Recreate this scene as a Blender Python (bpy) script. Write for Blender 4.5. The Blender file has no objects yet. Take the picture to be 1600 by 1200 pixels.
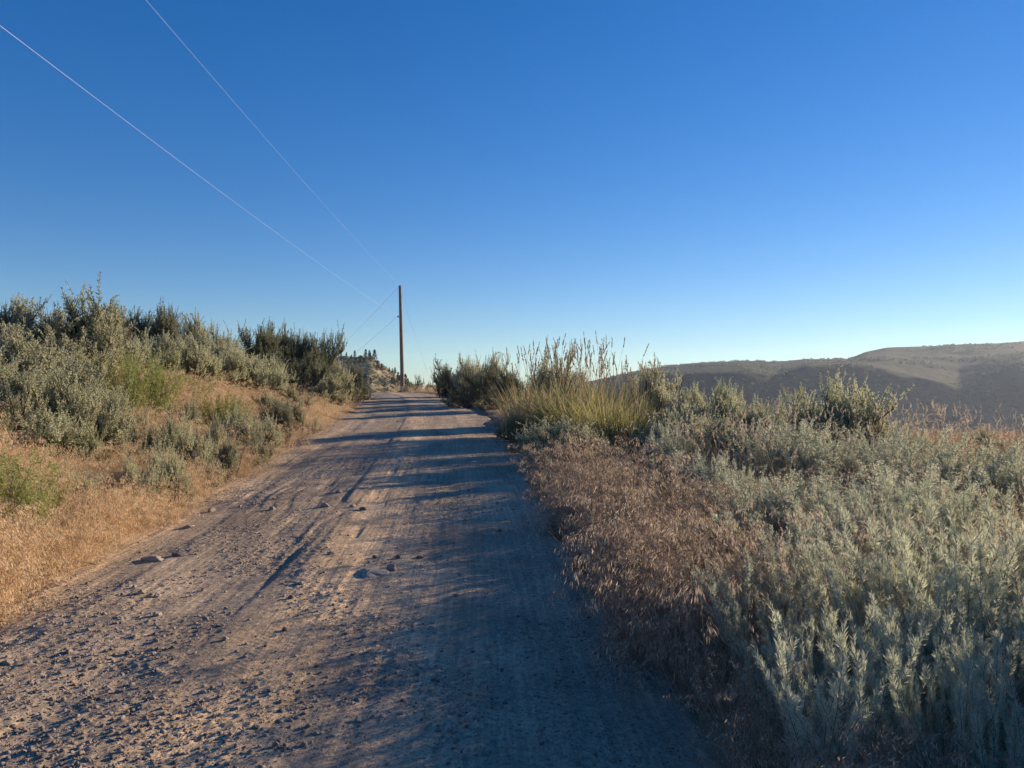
import bpy, math, random
import numpy as np
from mathutils import Vector, Matrix
rad = math.radians
S = bpy.context.scene
COL = S.collection

# ------------------------------------------------------------ camera, sky, sun, exposure
CAM_H = 1.6
F = 1180.0                       # focal length in photo pixels (1600 wide)
HORIZON = 625.0
PITCH = math.atan((HORIZON - 600.0) / F)
cam_d = bpy.data.cameras.new('camera')
cam = bpy.data.objects.new('camera', cam_d)
COL.objects.link(cam)
cam_d.sensor_width = 36.0
cam_d.lens = 36.0 * F / 1600.0
cam_d.clip_start = 0.05
cam_d.clip_end = 20000.0
cam.location = (0, 0, CAM_H)
cam.rotation_euler = (rad(90) + PITCH, 0, 0)
S.camera = cam

SUN_AZ = rad(54.0)               # clockwise from the view direction (+Y) towards +X
SUN_EL = rad(14.0)
world = bpy.data.worlds.new('World')
S.world = world
world.use_nodes = True
wn = world.node_tree.nodes
wl = world.node_tree.links
wn.clear()
sky = wn.new('ShaderNodeTexSky')
sky.sky_type = 'NISHITA'
sky.sun_disc = False
sky.sun_elevation = SUN_EL
sky.sun_rotation = SUN_AZ
sky.altitude = 600.0
sky.air_density = 1.0
sky.dust_density = 0.0
sky.ozone_density = 3.0
hsv = wn.new('ShaderNodeHueSaturation')
hsv.inputs['Saturation'].default_value = 1.46
gam = wn.new('ShaderNodeGamma')
gam.inputs['Gamma'].default_value = 0.85
hsv.inputs['Hue'].default_value = 0.516
bg = wn.new('ShaderNodeBackground')
bg.inputs['Strength'].default_value = 0.103
wo = wn.new('ShaderNodeOutputWorld')
wl.new(sky.outputs[0], gam.inputs['Color'])
wl.new(gam.outputs[0], hsv.inputs['Color'])
wl.new(hsv.outputs[0], bg.inputs['Color'])
wl.new(bg.outputs[0], wo.inputs['Surface'])

sun_d = bpy.data.lights.new('sun', 'SUN')
sun_d.energy = 5.0
sun_d.angle = rad(0.55)
sun_d.color = (1.0, 0.79, 0.55)
sun = bpy.data.objects.new('sun', sun_d)
COL.objects.link(sun)
sun.rotation_euler = Vector((math.sin(SUN_AZ) * math.cos(SUN_EL), math.cos(SUN_AZ) * math.cos(SUN_EL),
                             math.sin(SUN_EL))).to_track_quat('Z', 'Y').to_euler()
S.view_settings.view_transform = 'Standard'
S.view_settings.look = 'None'
S.view_settings.exposure = 0.85
S.view_settings.gamma = 1.0
S.cycles.max_bounces = 6
S.cycles.diffuse_bounces = 3
S.cycles.glossy_bounces = 2
S.cycles.transmission_bounces = 3
S.cycles.transparent_max_bounces = 4
S.cycles.volume_bounces = 0
S.cycles.caustics_reflective = False
S.cycles.caustics_refractive = False

# ------------------------------------------------------------ numeric helpers
def hash2(ix, iy, seed):
    h = (ix.astype(np.int64) * 374761393 + iy.astype(np.int64) * 668265263 + seed * 982451653) & 0x7fffffff
    h = ((h ^ (h >> 13)) * 1274126177) & 0x7fffffff
    h = (h ^ (h >> 16)) & 0xffff
    return h / 65535.0

def vnoise(x, y, seed=0):
    x = np.asarray(x, float); y = np.asarray(y, float)
    ix = np.floor(x); iy = np.floor(y)
    fx = x - ix; fy = y - iy
    fx = fx * fx * fx * (fx * (fx * 6 - 15) + 10); fy = fy * fy * fy * (fy * (fy * 6 - 15) + 10)
    a = hash2(ix, iy, seed); b = hash2(ix + 1, iy, seed)
    c = hash2(ix, iy + 1, seed); d = hash2(ix + 1, iy + 1, seed)
    return (a * (1 - fx) + b * fx) * (1 - fy) + (c * (1 - fx) + d * fx) * fy * 1.0 - 0.5

def fbm(x, y, octv=4, seed=0, gain=0.5):
    s = 0; a = 1.0; f = 1.0
    for k in range(octv):
        s = s + a * vnoise(x * f + 13.7 * k, y * f - 7.1 * k, seed + k)
        a *= gain; f *= 2.03
    return s

def sstep(a, b, x):
    t = np.clip((np.asarray(x, float) - a) / (b - a), 0, 1)
    return t * t * (3 - 2 * t)

def smooth_table(xs, ys, sig):
    t = np.arange(-60, 400, 0.25)
    v = np.interp(t, xs, ys)
    k = np.exp(-0.5 * (np.arange(-40, 41) * 0.25 / sig) ** 2); k /= k.sum()
    v = np.convolve(np.pad(v, 40, mode='edge'), k, mode='valid')
    return t, v

_CX = smooth_table([-60, 4.67, 7.46, 15.6, 24, 34, 44, 56, 70, 120], [-1.3, -1.52, -1.71, -2.29, -3.05, -4.5, -6.3, -9.6, -15.5, -45], 2.0)
_ZR = smooth_table([-60, 0, 7.46, 15.6, 24, 44, 53, 62, 75, 120, 400], [0, 0, .18, .61, .99, 1.82, 2.13, 2.0, 1.3, -6, -95], 2.0)
def cx(y): return np.interp(y, *_CX)
def zr(y): return np.interp(y, *_ZR)
HALF = 2.15

def H(x, y, detail=True):
    """height of the ground at (x, y)"""
    x = np.asarray(x, float); y = np.asarray(y, float)
    u = x - cx(y)
    base = zr(y)
    # left bank
    d = -u - HALF
    B = np.interp(y, [-10, 16, 26, 36, 48, 62, 90], [2.25, 2.25, 2.0, 1.5, 0.7, 0.35, 0.2])
    dd = np.clip(d - 0.35, 0, None)
    bank = B * (1 - np.exp(-np.power(dd / 3.6, 1.35))) + 0.05 * np.clip(d - 6, 0, 25)
    bank = bank * (d > 0)
    # right field
    r = u - HALF
    w = sstep(0.2, 6.5, r)
    field = np.interp(y, [-20, 0, 15, 30, 60], [0.0, 0.05, 0.30, 0.35, 0.3])
    zf = base * (1 - w) + field * w
    far = y + 0.30 * np.clip(x, 0, None) - 30.0
    drop = 0.20 * (np.sqrt(far * far + 16) + far) * 0.5 * sstep(4.0, 12.0, r)
    zright = zf - drop + 0.12 * sstep(0, 0.7, r)
    z = np.where(u < 0, base + bank, np.where(r > 0, zright, base))
    # mound at the pole
    z = z + 0.35 * np.exp(-(((x + 8.6) / 3.2) ** 2 + ((y - 62.5) / 3.5) ** 2))
    edge = sstep(-0.15, 0.35, np.abs(u) - HALF + 0.25 * vnoise(y * 0.9, x * 0.2, 5) + 0.12 * vnoise(y * 3.7, x, 6))
    z = z - 0.07 * (1 - edge) * (y < 90)
    if detail:
        z = z + edge * (0.16 * fbm(x * 0.45, y * 0.45, 3, 11) + 0.05 * fbm(x * 2.2, y * 2.2, 3, 12))
    return np.maximum(z, -115.0 + 0.004 * y)

def h1(x, y): return float(H(np.array([x]), np.array([y]))[0])

def ray(px, py):
    X = (px - 800.0) / F; Z = -(py - 600.0) / F
    return Vector((X, math.cos(PITCH) - Z * math.sin(PITCH), math.sin(PITCH) + Z * math.cos(PITCH)))

def at(px, D, py=HORIZON):
    """world point on the ray through a photo pixel at depth D"""
    v = ray(px, py)
    return Vector((0, 0, CAM_H)) + v * (D / v.y)

def onground(px, py, f=None):
    """where the ray of a photo pixel meets the ground"""
    f = f or h1
    v = ray(px, py); o = Vector((0, 0, CAM_H)); t = 2.0; st = 0.5
    while t < 90 and (o + v * t).z > f((o + v * t).x, (o + v * t).y): t += st
    a, b = t - st, t
    for k in range(9):
        m = (a + b) / 2; p = o + v * m
        if p.z < f(p.x, p.y): b = m
        else: a = m
    return o + v * b

# ------------------------------------------------------------ mesh helpers
class Acc:
    def __init__(s): s.v = []; s.f = {3: [], 4: []}; s.n = 0
    def add(s, v, f):
        v = np.asarray(v, float).reshape(-1, 3); f = np.asarray(f, int)
        s.v.append(v); s.f[f.shape[1]].append(f + s.n); s.n += len(v)
    def tube(s, pts, radii, sides=4):
        pts = np.asarray(pts, float); n = len(pts)
        t = np.gradient(pts, axis=0); t /= np.linalg.norm(t, axis=1)[:, None] + 1e-9
        ref = np.array([0.31, 0.95, 0.05]) if abs(t[0][0]) > 0.5 or abs(t[0][2]) > .5 else np.array([0, 0, 1.0])
        a = np.cross(t, ref); a /= np.linalg.norm(a, axis=1)[:, None] + 1e-9
        b = np.cross(t, a)
        ang = np.arange(sides) * 2 * math.pi / sides
        r = np.asarray(radii, float)[:, None, None]
        v = pts[:, None, :] + r * (np.cos(ang)[None, :, None] * a[:, None, :] + np.sin(ang)[None, :, None] * b[:, None, :])
        i = np.arange(n - 1)[:, None]; j = np.arange(sides)[None, :]; k = (j + 1) % sides
        f = np.stack([i * sides + j, i * sides + k, (i + 1) * sides + k, (i + 1) * sides + j], -1).reshape(-1, 4)
        s.add(v, f)
    def leaves(s, P, D, L, W, rng, droop=0.0, seg=1):
        """P (n,3) base, D (n,3) unit directions, L, W (n,) -> lozenge leaves"""
        n = len(P)
        q = rng.normal(size=(n, 3)); sdir = np.cross(D, q); sdir /= np.linalg.norm(sdir, axis=1)[:, None] + 1e-9
        L = np.broadcast_to(L, (n,))[:, None]; W = np.broadcast_to(W, (n,))[:, None]
        dz = np.array([0, 0, -1.0])
        if seg == 1:
            m = P + D * L * 0.5 + dz * droop * L * 0.25
            e = P + D * L + dz * droop * L
            v = np.stack([P, m + sdir * W * .5, e, m - sdir * W * .5], 1)
            s.add(v, np.arange(n * 4).reshape(-1, 4))
        else:
            m1 = P + D * L * 0.33 + dz * droop * L * 0.10
            m2 = P + D * L * 0.7 + dz * droop * L * 0.45
            e = P + D * L + dz * droop * L
            v = np.stack([P, m1 + sdir * W * .5, m1 - sdir * W * .5, m2 + sdir * W * .42, m2 - sdir * W * .42, e], 1)
            o = np.arange(n)[:, None] * 6
            s.v.append(v.reshape(-1, 3))
            s.f[4].append(np.concatenate([o + 1, o + 2, o + 4, o + 3], 1) + s.n)
            s.f[3].append(np.concatenate([o + 0, o + 2, o + 1], 1) + s.n)
            s.f[3].append(np.concatenate([o + 3, o + 4, o + 5], 1) + s.n)
            s.n += n * 6
    def mesh(s, name, mats, smooth=False):
        V = np.concatenate(s.v); me = bpy.data.meshes.new(name)
        fs = []; tot = []
        for k in (3, 4):
            if s.f[k]:
                a = np.concatenate(s.f[k]); fs.append(a.ravel()); tot.append(np.full(len(a), k))
        fs = np.concatenate(fs); tot = np.concatenate(tot)
        me.vertices.add(len(V)); me.vertices.foreach_set('co', V.ravel().astype(np.float32))
        me.loops.add(len(fs)); me.loops.foreach_set('vertex_index', fs.astype(np.int32))
        me.polygons.add(len(tot))
        st = np.concatenate([[0], np.cumsum(tot)[:-1]])
        me.polygons.foreach_set('loop_start', st.astype(np.int32))
        me.polygons.foreach_set('use_smooth', np.full(len(tot), smooth))
        me.update(calc_edges=True); me.validate()
        for m in (mats if isinstance(mats, (list, tuple)) else [mats]): me.materials.append(m)
        return me

def grid_mesh(name, X, Y, Z, mat, uv=None):
    a = Acc(); ny, nx = X.shape
    V = np.stack([X, Y, Z], -1).reshape(-1, 3)
    i = np.arange(ny - 1)[:, None] * nx + np.arange(nx - 1)[None, :]
    f = np.stack([i, i + 1, i + nx + 1, i + nx], -1).reshape(-1, 4)
    a.add(V, f); me = a.mesh(name, mat, True)
    if uv is not None:
        L = me.uv_layers.new(name='lane'); idx = np.empty(len(me.loops), np.int32); me.loops.foreach_get('vertex_index', idx)
        L.data.foreach_set('uv', np.stack([uv.ravel()[idx], Y.ravel()[idx]], 1).astype(np.float32).ravel())
    return me

def link(name, data, parent=None, loc=None):
    o = bpy.data.objects.new(name, data); COL.objects.link(o)
    if parent: o.parent = parent
    if loc is not None: o.location = loc
    return o

def tag(o, label=None, cat=None, group=None, kind=None):
    if label: o['label'] = label
    if cat: o['category'] = cat
    if group: o['group'] = group
    if kind: o['kind'] = kind
    return o

# ------------------------------------------------------------ materials
def newmat(name):
    m = bpy.data.materials.new(name); m.use_nodes = True
    nt = m.node_tree; nt.nodes.clear()
    return m, nt.nodes, nt.links

def ramp(n, stops):
    r = n.new('ShaderNodeValToRGB')
    el = r.color_ramp.elements
    while len(el) < len(stops): el.new(0.5)
    for e, (p, c) in zip(el, stops): e.position = p; e.color = (*c, 1)
    return r

def noise(n, l, vec, scale, detail=4, rough=0.55):
    t = n.new('ShaderNodeTexNoise'); t.inputs['Scale'].default_value = scale
    t.inputs['Detail'].default_value = detail; t.inputs['Roughness'].default_value = rough
    l.new(vec, t.inputs['Vector']); return t.outputs['Fac']

def mixc(n, l, fac, a, b, mode='MIX'):
    m = n.new('ShaderNodeMix'); m.data_type = 'RGBA'; m.blend_type = mode
    for k, v in ((0, fac), (6, a), (7, b)):
        if hasattr(v, 'is_output') or isinstance(v, bpy.types.NodeSocket): l.new(v, m.inputs[k])
        else: m.inputs[k].default_value = v if k == 0 else (*v, 1)
    return m.outputs[2]

def foliage(name, c1, c2, transl=0.35, posscale=1.5, rough=0.75, c3=None, c3amt=0.4):
    """c1..c2 blended by leaf, thing and place; c3 turns up on single leaves"""
    m, n, l = newmat(name)
    geo = n.new('ShaderNodeNewGeometry'); oi = n.new('ShaderNodeObjectInfo')
    ns = noise(n, l, geo.outputs['Position'], posscale, 2)
    a = n.new('ShaderNodeMath'); a.operation = 'ADD'; l.new(geo.outputs['Random Per Island'], a.inputs[0]); l.new(oi.outputs['Random'], a.inputs[1])
    b = n.new('ShaderNodeMath'); b.operation = 'MULTIPLY_ADD'; l.new(a.outputs[0], b.inputs[0]); b.inputs[1].default_value = 0.32
    c = n.new('ShaderNodeMath'); c.operation = 'MULTIPLY_ADD'; l.new(ns, c.inputs[0]); c.inputs[1].default_value = 1.3; c.inputs[2].default_value = -0.48
    l.new(c.outputs[0], b.inputs[2]); b.use_clamp = True
    col = mixc(n, l, b.outputs[0], c1, c2)
    if c3:
        g = n.new('ShaderNodeMath'); g.operation = 'GREATER_THAN'; l.new(geo.outputs['Random Per Island'], g.inputs[0]); g.inputs[1].default_value = 1 - c3amt
        col = mixc(n, l, g.outputs[0], col, c3)
    d = n.new('ShaderNodeBsdfPrincipled'); d.inputs['Roughness'].default_value = rough
    d.inputs['Specular IOR Level'].default_value = 0.25
    t = n.new('ShaderNodeBsdfTranslucent')
    mx = n.new('ShaderNodeMixShader'); mx.inputs[0].default_value = transl
    l.new(col, d.inputs['Base Color']); l.new(col, t.inputs['Color'])
    l.new(d.outputs[0], mx.inputs[1]); l.new(t.outputs[0], mx.inputs[2])
    o = n.new('ShaderNodeOutputMaterial'); l.new(mx.outputs[0], o.inputs['Surface'])
    return m

def solid(name, c1, c2, scale=8.0, rough=0.85, bump=0.3, stretch=None, bscale=None, metal=0.0):
    m, n, l = newmat(name)
    tc = n.new('ShaderNodeTexCoord'); vec = tc.outputs['Object']
    if stretch:
        mp = n.new('ShaderNodeMapping'); mp.inputs['Scale'].default_value = stretch; l.new(vec, mp.inputs[0]); vec = mp.outputs[0]
    ns = noise(n, l, vec, scale, 6, 0.6)
    r = ramp(n, [(0.3, c1), (0.7, c2)]); l.new(ns, r.inputs[0])
    d = n.new('ShaderNodeBsdfPrincipled'); d.inputs['Roughness'].default_value = rough
    d.inputs['Metallic'].default_value = metal; d.inputs['Specular IOR Level'].default_value = 0.25
    l.new(r.outputs[0], d.inputs['Base Color'])
    bp = n.new('ShaderNodeBump'); bp.inputs['Strength'].default_value = bump; bp.inputs['Distance'].default_value = 0.02
    l.new(noise(n, l, vec, bscale or scale * 4, 5, 0.65), bp.inputs['Height']); l.new(bp.outputs[0], d.inputs['Normal'])
    o = n.new('ShaderNodeOutputMaterial'); l.new(d.outputs[0], o.inputs['Surface'])
    return m

M = {}
M['sage'] = foliage('sagebrush_leaf', (0.34, 0.345, 0.21), (0.62, 0.61, 0.42), 0.44, 1.2)
M['sage_pale'] = foliage('pale_sage_leaf', (0.40, 0.42, 0.26), (0.68, 0.69, 0.47), 0.44, 1.2)
M['sage_dark'] = foliage('dark_sage_leaf', (0.14, 0.155, 0.095), (0.32, 0.33, 0.21), 0.34, 1.0)
M['plume'] = foliage('soft_sage_leaf', (0.38, 0.42, 0.30), (0.68, 0.71, 0.54), 0.48, 1.4)
M['green'] = foliage('green_shrub_leaf', (0.17, 0.22, 0.05), (0.38, 0.42, 0.13), 0.40, 1.8)
M['weed'] = foliage('weed_leaf', (0.045, 0.075, 0.025), (0.10, 0.13, 0.045), 0.35, 2.0)
M['rye'] = foliage('ryegrass_blade', (0.20, 0.22, 0.07), (0.52, 0.47, 0.19), 0.45, 1.6, c3=(0.50, 0.42, 0.22), c3amt=0.25)
M['rye_tan'] = foliage('bunchgrass_blade_tan', (0.20, 0.20, 0.09), (0.46, 0.40, 0.21), 0.45, 1.6, c3=(0.46, 0.36, 0.22), c3amt=0.3)
M['straw'] = foliage('straw_stem', (0.38, 0.29, 0.16), (0.62, 0.50, 0.31), 0.35, 1.5)
M['rye_head'] = foliage('ryegrass_head', (0.30, 0.20, 0.12), (0.50, 0.37, 0.24), 0.3, 1.5)
M['cheat_gold'] = foliage('golden_cheatgrass', (0.50, 0.35, 0.21), (0.88, 0.68, 0.46), 0.44, 0.8, c3=(0.44, 0.40, 0.24), c3amt=0.15)
M['cheat_brown'] = foliage('brown_cheatgrass', (0.28, 0.20, 0.14), (0.62, 0.48, 0.34), 0.42, 0.9, c3=(0.66, 0.57, 0.42), c3amt=0.2)
M['cheat_orange'] = foliage('orange_cheatgrass', (0.46, 0.29, 0.17), (0.76, 0.53, 0.33), 0.42, 0.5)
M['feather'] = foliage('feathery_seed_head', (0.42, 0.33, 0.25), (0.66, 0.55, 0.43), 0.5, 2.0)
M['bark'] = solid('sagebrush_bark', (0.055, 0.042, 0.034), (0.16, 0.125, 0.10), 14, 0.9, 0.6, (3, 3, 0.6))
M['twig'] = solid('dry_twig', (0.16, 0.13, 0.10), (0.30, 0.26, 0.21), 20, 0.9, 0.3)
M['dark_head'] = solid('dried_flower_centre', (0.07, 0.045, 0.03), (0.18, 0.11, 0.07), 40, 0.9, 0.4)
M['stone'] = solid('road_stone', (0.24, 0.205, 0.175), (0.46, 0.40, 0.345), 9, 0.9, 0.5)
M['stone_pale'] = solid('pale_stone', (0.38, 0.31, 0.24), (0.56, 0.46, 0.36), 3, 0.95, 0.9)
M['stone_dark'] = solid('dark_stone', (0.10, 0.09, 0.085), (0.20, 0.175, 0.16), 9, 0.85, 0.5)
M['pole'] = solid('weathered_pole_wood', (0.13, 0.095, 0.07), (0.30, 0.225, 0.17), 6, 0.85, 0.5, (6, 6, 0.35))
M['steel'] = solid('galvanised_steel', (0.30, 0.30, 0.31), (0.42, 0.42, 0.43), 20, 0.45, 0.05, metal=0.8)
M['wire'] = solid('aluminium_wire', (0.55, 0.56, 0.58), (0.70, 0.71, 0.72), 20, 0.4, 0.0, metal=0.5)
M['porcelain'] = solid('brown_porcelain', (0.07, 0.035, 0.025), (0.10, 0.05, 0.035), 5, 0.3, 0.0)
M['pine'] = foliage('pine_needles', (0.02, 0.035, 0.02), (0.05, 0.075, 0.035), 0.15, 0.4)

def ground_mat():
    m, n, l = newmat('dry_soil')
    geo = n.new('ShaderNodeNewGeometry'); P = geo.outputs['Position']
    r = ramp(n, [(0.25, (0.15, 0.10, 0.065)), (0.5, (0.27, 0.19, 0.12)), (0.75, (0.40, 0.29, 0.18))])
    l.new(noise(n, l, P, 3.0, 7, 0.7), r.inputs[0])
    c = mixc(n, l, noise(n, l, P, 0.35, 3), r.outputs[0], (0.34, 0.24, 0.14))
    d = n.new('ShaderNodeBsdfPrincipled'); d.inputs['Roughness'].default_value = 0.95; d.inputs['Specular IOR Level'].default_value = 0.1
    l.new(c, d.inputs['Base Color'])
    bp = n.new('ShaderNodeBump'); bp.inputs['Strength'].default_value = 0.8; bp.inputs['Distance'].default_value = 0.04
    l.new(noise(n, l, P, 26, 6, 0.7), bp.inputs['Height']); l.new(bp.outputs[0], d.inputs['Normal'])
    o = n.new('ShaderNodeOutputMaterial'); l.new(d.outputs[0], o.inputs['Surface'])
    return m

def road_mat():
    m, n, l = newmat('dirt_and_gravel')
    geo = n.new('ShaderNodeNewGeometry'); P = geo.outputs['Position']
    r = ramp(n, [(0.28, (0.33, 0.255, 0.18)), (0.5, (0.45, 0.35, 0.245)), (0.72, (0.60, 0.47, 0.33))])
    l.new(noise(n, l, P, 1.1, 8, 0.66), r.inputs[0])
    # gravel: small stones, lighter and darker than the dust between them
    v = n.new('ShaderNodeTexVoronoi'); v.inputs['Scale'].default_value = 62; l.new(P, v.inputs['Vector'])
    sp = n.new('ShaderNodeSeparateColor'); l.new(v.outputs['Color'], sp.inputs[0])
    st = ramp(n, [(0.0, (0.10, 0.085, 0.07)), (0.5, (0.27, 0.22, 0.17)), (1.0, (0.50, 0.42, 0.33))]); l.new(sp.outputs[0], st.inputs[0])
    core = n.new('ShaderNodeMath'); core.operation = 'LESS_THAN'; l.new(v.outputs['Distance'], core.inputs[0]); core.inputs[1].default_value = 0.42
    pick = n.new('ShaderNodeMath'); pick.operation = 'GREATER_THAN'; l.new(sp.outputs[1], pick.inputs[0]); pick.inputs[1].default_value = 0.45
    patch = ramp(n, [(0.42, (0, 0, 0)), (0.56, (1, 1, 1))]); l.new(noise(n, l, P, 1.7, 4), patch.inputs[0])
    q = n.new('ShaderNodeMath'); q.operation = 'MULTIPLY'; l.new(core.outputs[0], q.inputs[0]); l.new(pick.outputs[0], q.inputs[1])
    q2 = n.new('ShaderNodeMath'); q2.operation = 'MULTIPLY'; l.new(q.outputs[0], q2.inputs[0]); l.new(patch.outputs[0], q2.inputs[1])
    c = mixc(n, l, q2.outputs[0], r.outputs[0], st.outputs[0])
    uv = n.new('ShaderNodeUVMap'); uv.uv_map = 'lane'
    mp = n.new('ShaderNodeMapping'); mp.inputs['Scale'].default_value = (26, 0.55, 1); l.new(uv.outputs[0], mp.inputs[0])
    sk = noise(n, l, mp.outputs[0], 1.0, 5, 0.7)
    sr = ramp(n, [(0.3, (0.72, 0.72, 0.73)), (0.5, (1, 1, 1)), (0.68, (1.32, 1.30, 1.26))]); l.new(sk, sr.inputs[0])
    c = mixc(n, l, 0.85, c, sr.outputs[0], 'MULTIPLY')
    mp2 = n.new('ShaderNodeMapping'); mp2.inputs['Scale'].default_value = (1.1, 0.16, 1); l.new(uv.outputs[0], mp2.inputs[0])
    s2 = ramp(n, [(0.35, (0.75, 0.75, 0.76)), (0.65, (1.2, 1.18, 1.15))]); l.new(noise(n, l, mp2.outputs[0], 1.0, 4, 0.6), s2.inputs[0])
    c = mixc(n, l, 0.8, c, s2.outputs[0], 'MULTIPLY')
    # wheel-packed pale dust and darker gravel, plus sunlight painted on the centre ridge
    sx = n.new('ShaderNodeSeparateXYZ'); l.new(uv.outputs[0], sx.inputs[0])
    wv = n.new('ShaderNodeMath'); wv.operation = 'MULTIPLY_ADD'; l.new(noise(n, l, P, 0.8, 2), wv.inputs[0]); wv.inputs[1].default_value = 0.5; l.new(sx.outputs[0], wv.inputs[2])
    mr = n.new('ShaderNodeMapRange'); l.new(wv.outputs[0], mr.inputs[0]); mr.inputs[1].default_value = -2.4; mr.inputs[2].default_value = 2.9
    lane = ramp(n, [(0.08, (1.15, 1.1, 1.02)), (0.14, (1.28, 1.2, 1.08)), (0.20, (0.9, 0.9, 0.9)), (0.40, (0.86, 0.86, 0.87)), (0.475, (0.9, 0.9, 0.9)), (0.50, (1.38, 1.28, 1.12)), (0.56, (1.35, 1.25, 1.1)), (0.62, (0.95, 0.95, 0.95)), (0.70, (1.12, 1.07, 1.0)), (0.9, (0.95, 0.95, 0.95))])
    l.new(mr.outputs[0], lane.inputs[0])
    c = mixc(n, l, 0.85, c, lane.outputs[0], 'MULTIPLY')
    gr = ramp(n, [(0.35, (0.62, 0.61, 0.60)), (0.5, (1, 1, 1)), (0.7, (1.35, 1.3, 1.24))]); l.new(noise(n, l, P, 28, 3, 0.8), gr.inputs[0])
    c = mixc(n, l, 0.9, c, gr.outputs[0], 'MULTIPLY')
    d = n.new('ShaderNodeBsdfPrincipled'); d.inputs['Roughness'].default_value = 0.95; d.inputs['Specular IOR Level'].default_value = 0.15
    l.new(c, d.inputs['Base Color'])
    b1 = n.new('ShaderNodeBump'); b0 = n.new('ShaderNodeBump'); b0.inputs['Strength'].default_value = 0.5; b0.inputs['Distance'].default_value = 0.02; l.new(sk, b0.inputs['Height']); l.new(b0.outputs[0], b1.inputs['Normal'])
    b1.inputs['Strength'].default_value = 0.7; b1.inputs['Distance'].default_value = 0.015
    l.new(noise(n, l, P, 55, 6, 0.7), b1.inputs['Height'])
    b2 = n.new('ShaderNodeBump'); b2.inputs['Strength'].default_value = 0.6; b2.inputs['Distance'].default_value = 0.01
    l.new(q2.outputs[0], b2.inputs['Height']); l.new(b1.outputs[0], b2.inputs['Normal']); l.new(b2.outputs[0], d.inputs['Normal'])
    o = n.new('ShaderNodeOutputMaterial'); l.new(d.outputs[0], o.inputs['Surface'])
    return m

def hill_mat(name, lo, mid, hi, dot, sc, dotscale):
    m, n, l = newmat(name)
    geo = n.new('ShaderNodeNewGeometry'); P = geo.outputs['Position']
    r = ramp(n, [(0.3, lo), (0.5, mid), (0.7, hi)])
    l.new(noise(n, l, P, sc, 7, 0.65), r.inputs[0])
    v = n.new('ShaderNodeTexNoise'); v.inputs['Scale'].default_value = dotscale; v.inputs['Detail'].default_value = 3; l.new(P, v.inputs['Vector'])
    k = ramp(n, [(0.52, (0, 0, 0)), (0.62, (1, 1, 1))]); l.new(v.outputs['Fac'], k.inputs[0])
    c = mixc(n, l, k.outputs[0], r.outputs[0], dot)
    d = n.new('ShaderNodeBsdfPrincipled'); d.inputs['Roughness'].default_value = 0.95; d.inputs['Specular IOR Level'].default_value = 0.05
    l.new(c, d.inputs['Base Color'])
    bp = n.new('ShaderNodeBump'); bp.inputs['Strength'].default_value = 0.3; bp.inputs['Distance'].default_value = 1.0
    l.new(v.outputs['Fac'], bp.inputs['Height']); l.new(bp.outputs[0], d.inputs['Normal'])
    o = n.new('ShaderNodeOutputMaterial'); l.new(d.outputs[0], o.inputs['Surface'])
    return m

# ------------------------------------------------------------ ground, road, hills
def axis(lo, a, b, hi, step, grow=1.12):
    c = list(np.arange(a, b, step)); s = step; v = b
    while v < hi: c.append(v); s *= grow; v += s
    c.append(hi); s = step; v = a - step; pre = []
    while v > lo: pre.append(v); s *= grow; v -= s
    pre.append(lo)
    return np.array(pre[::-1] + c)
gx = axis(-3500, -14, 16, 3500, 0.11); gy = axis(-400, -2, 34, 4500, 0.11)
X, Y = np.meshgrid(gx, gy)
tag(link('ground', grid_mesh('ground', X, Y, H(X, Y), ground_mat())), kind='structure')

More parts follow.
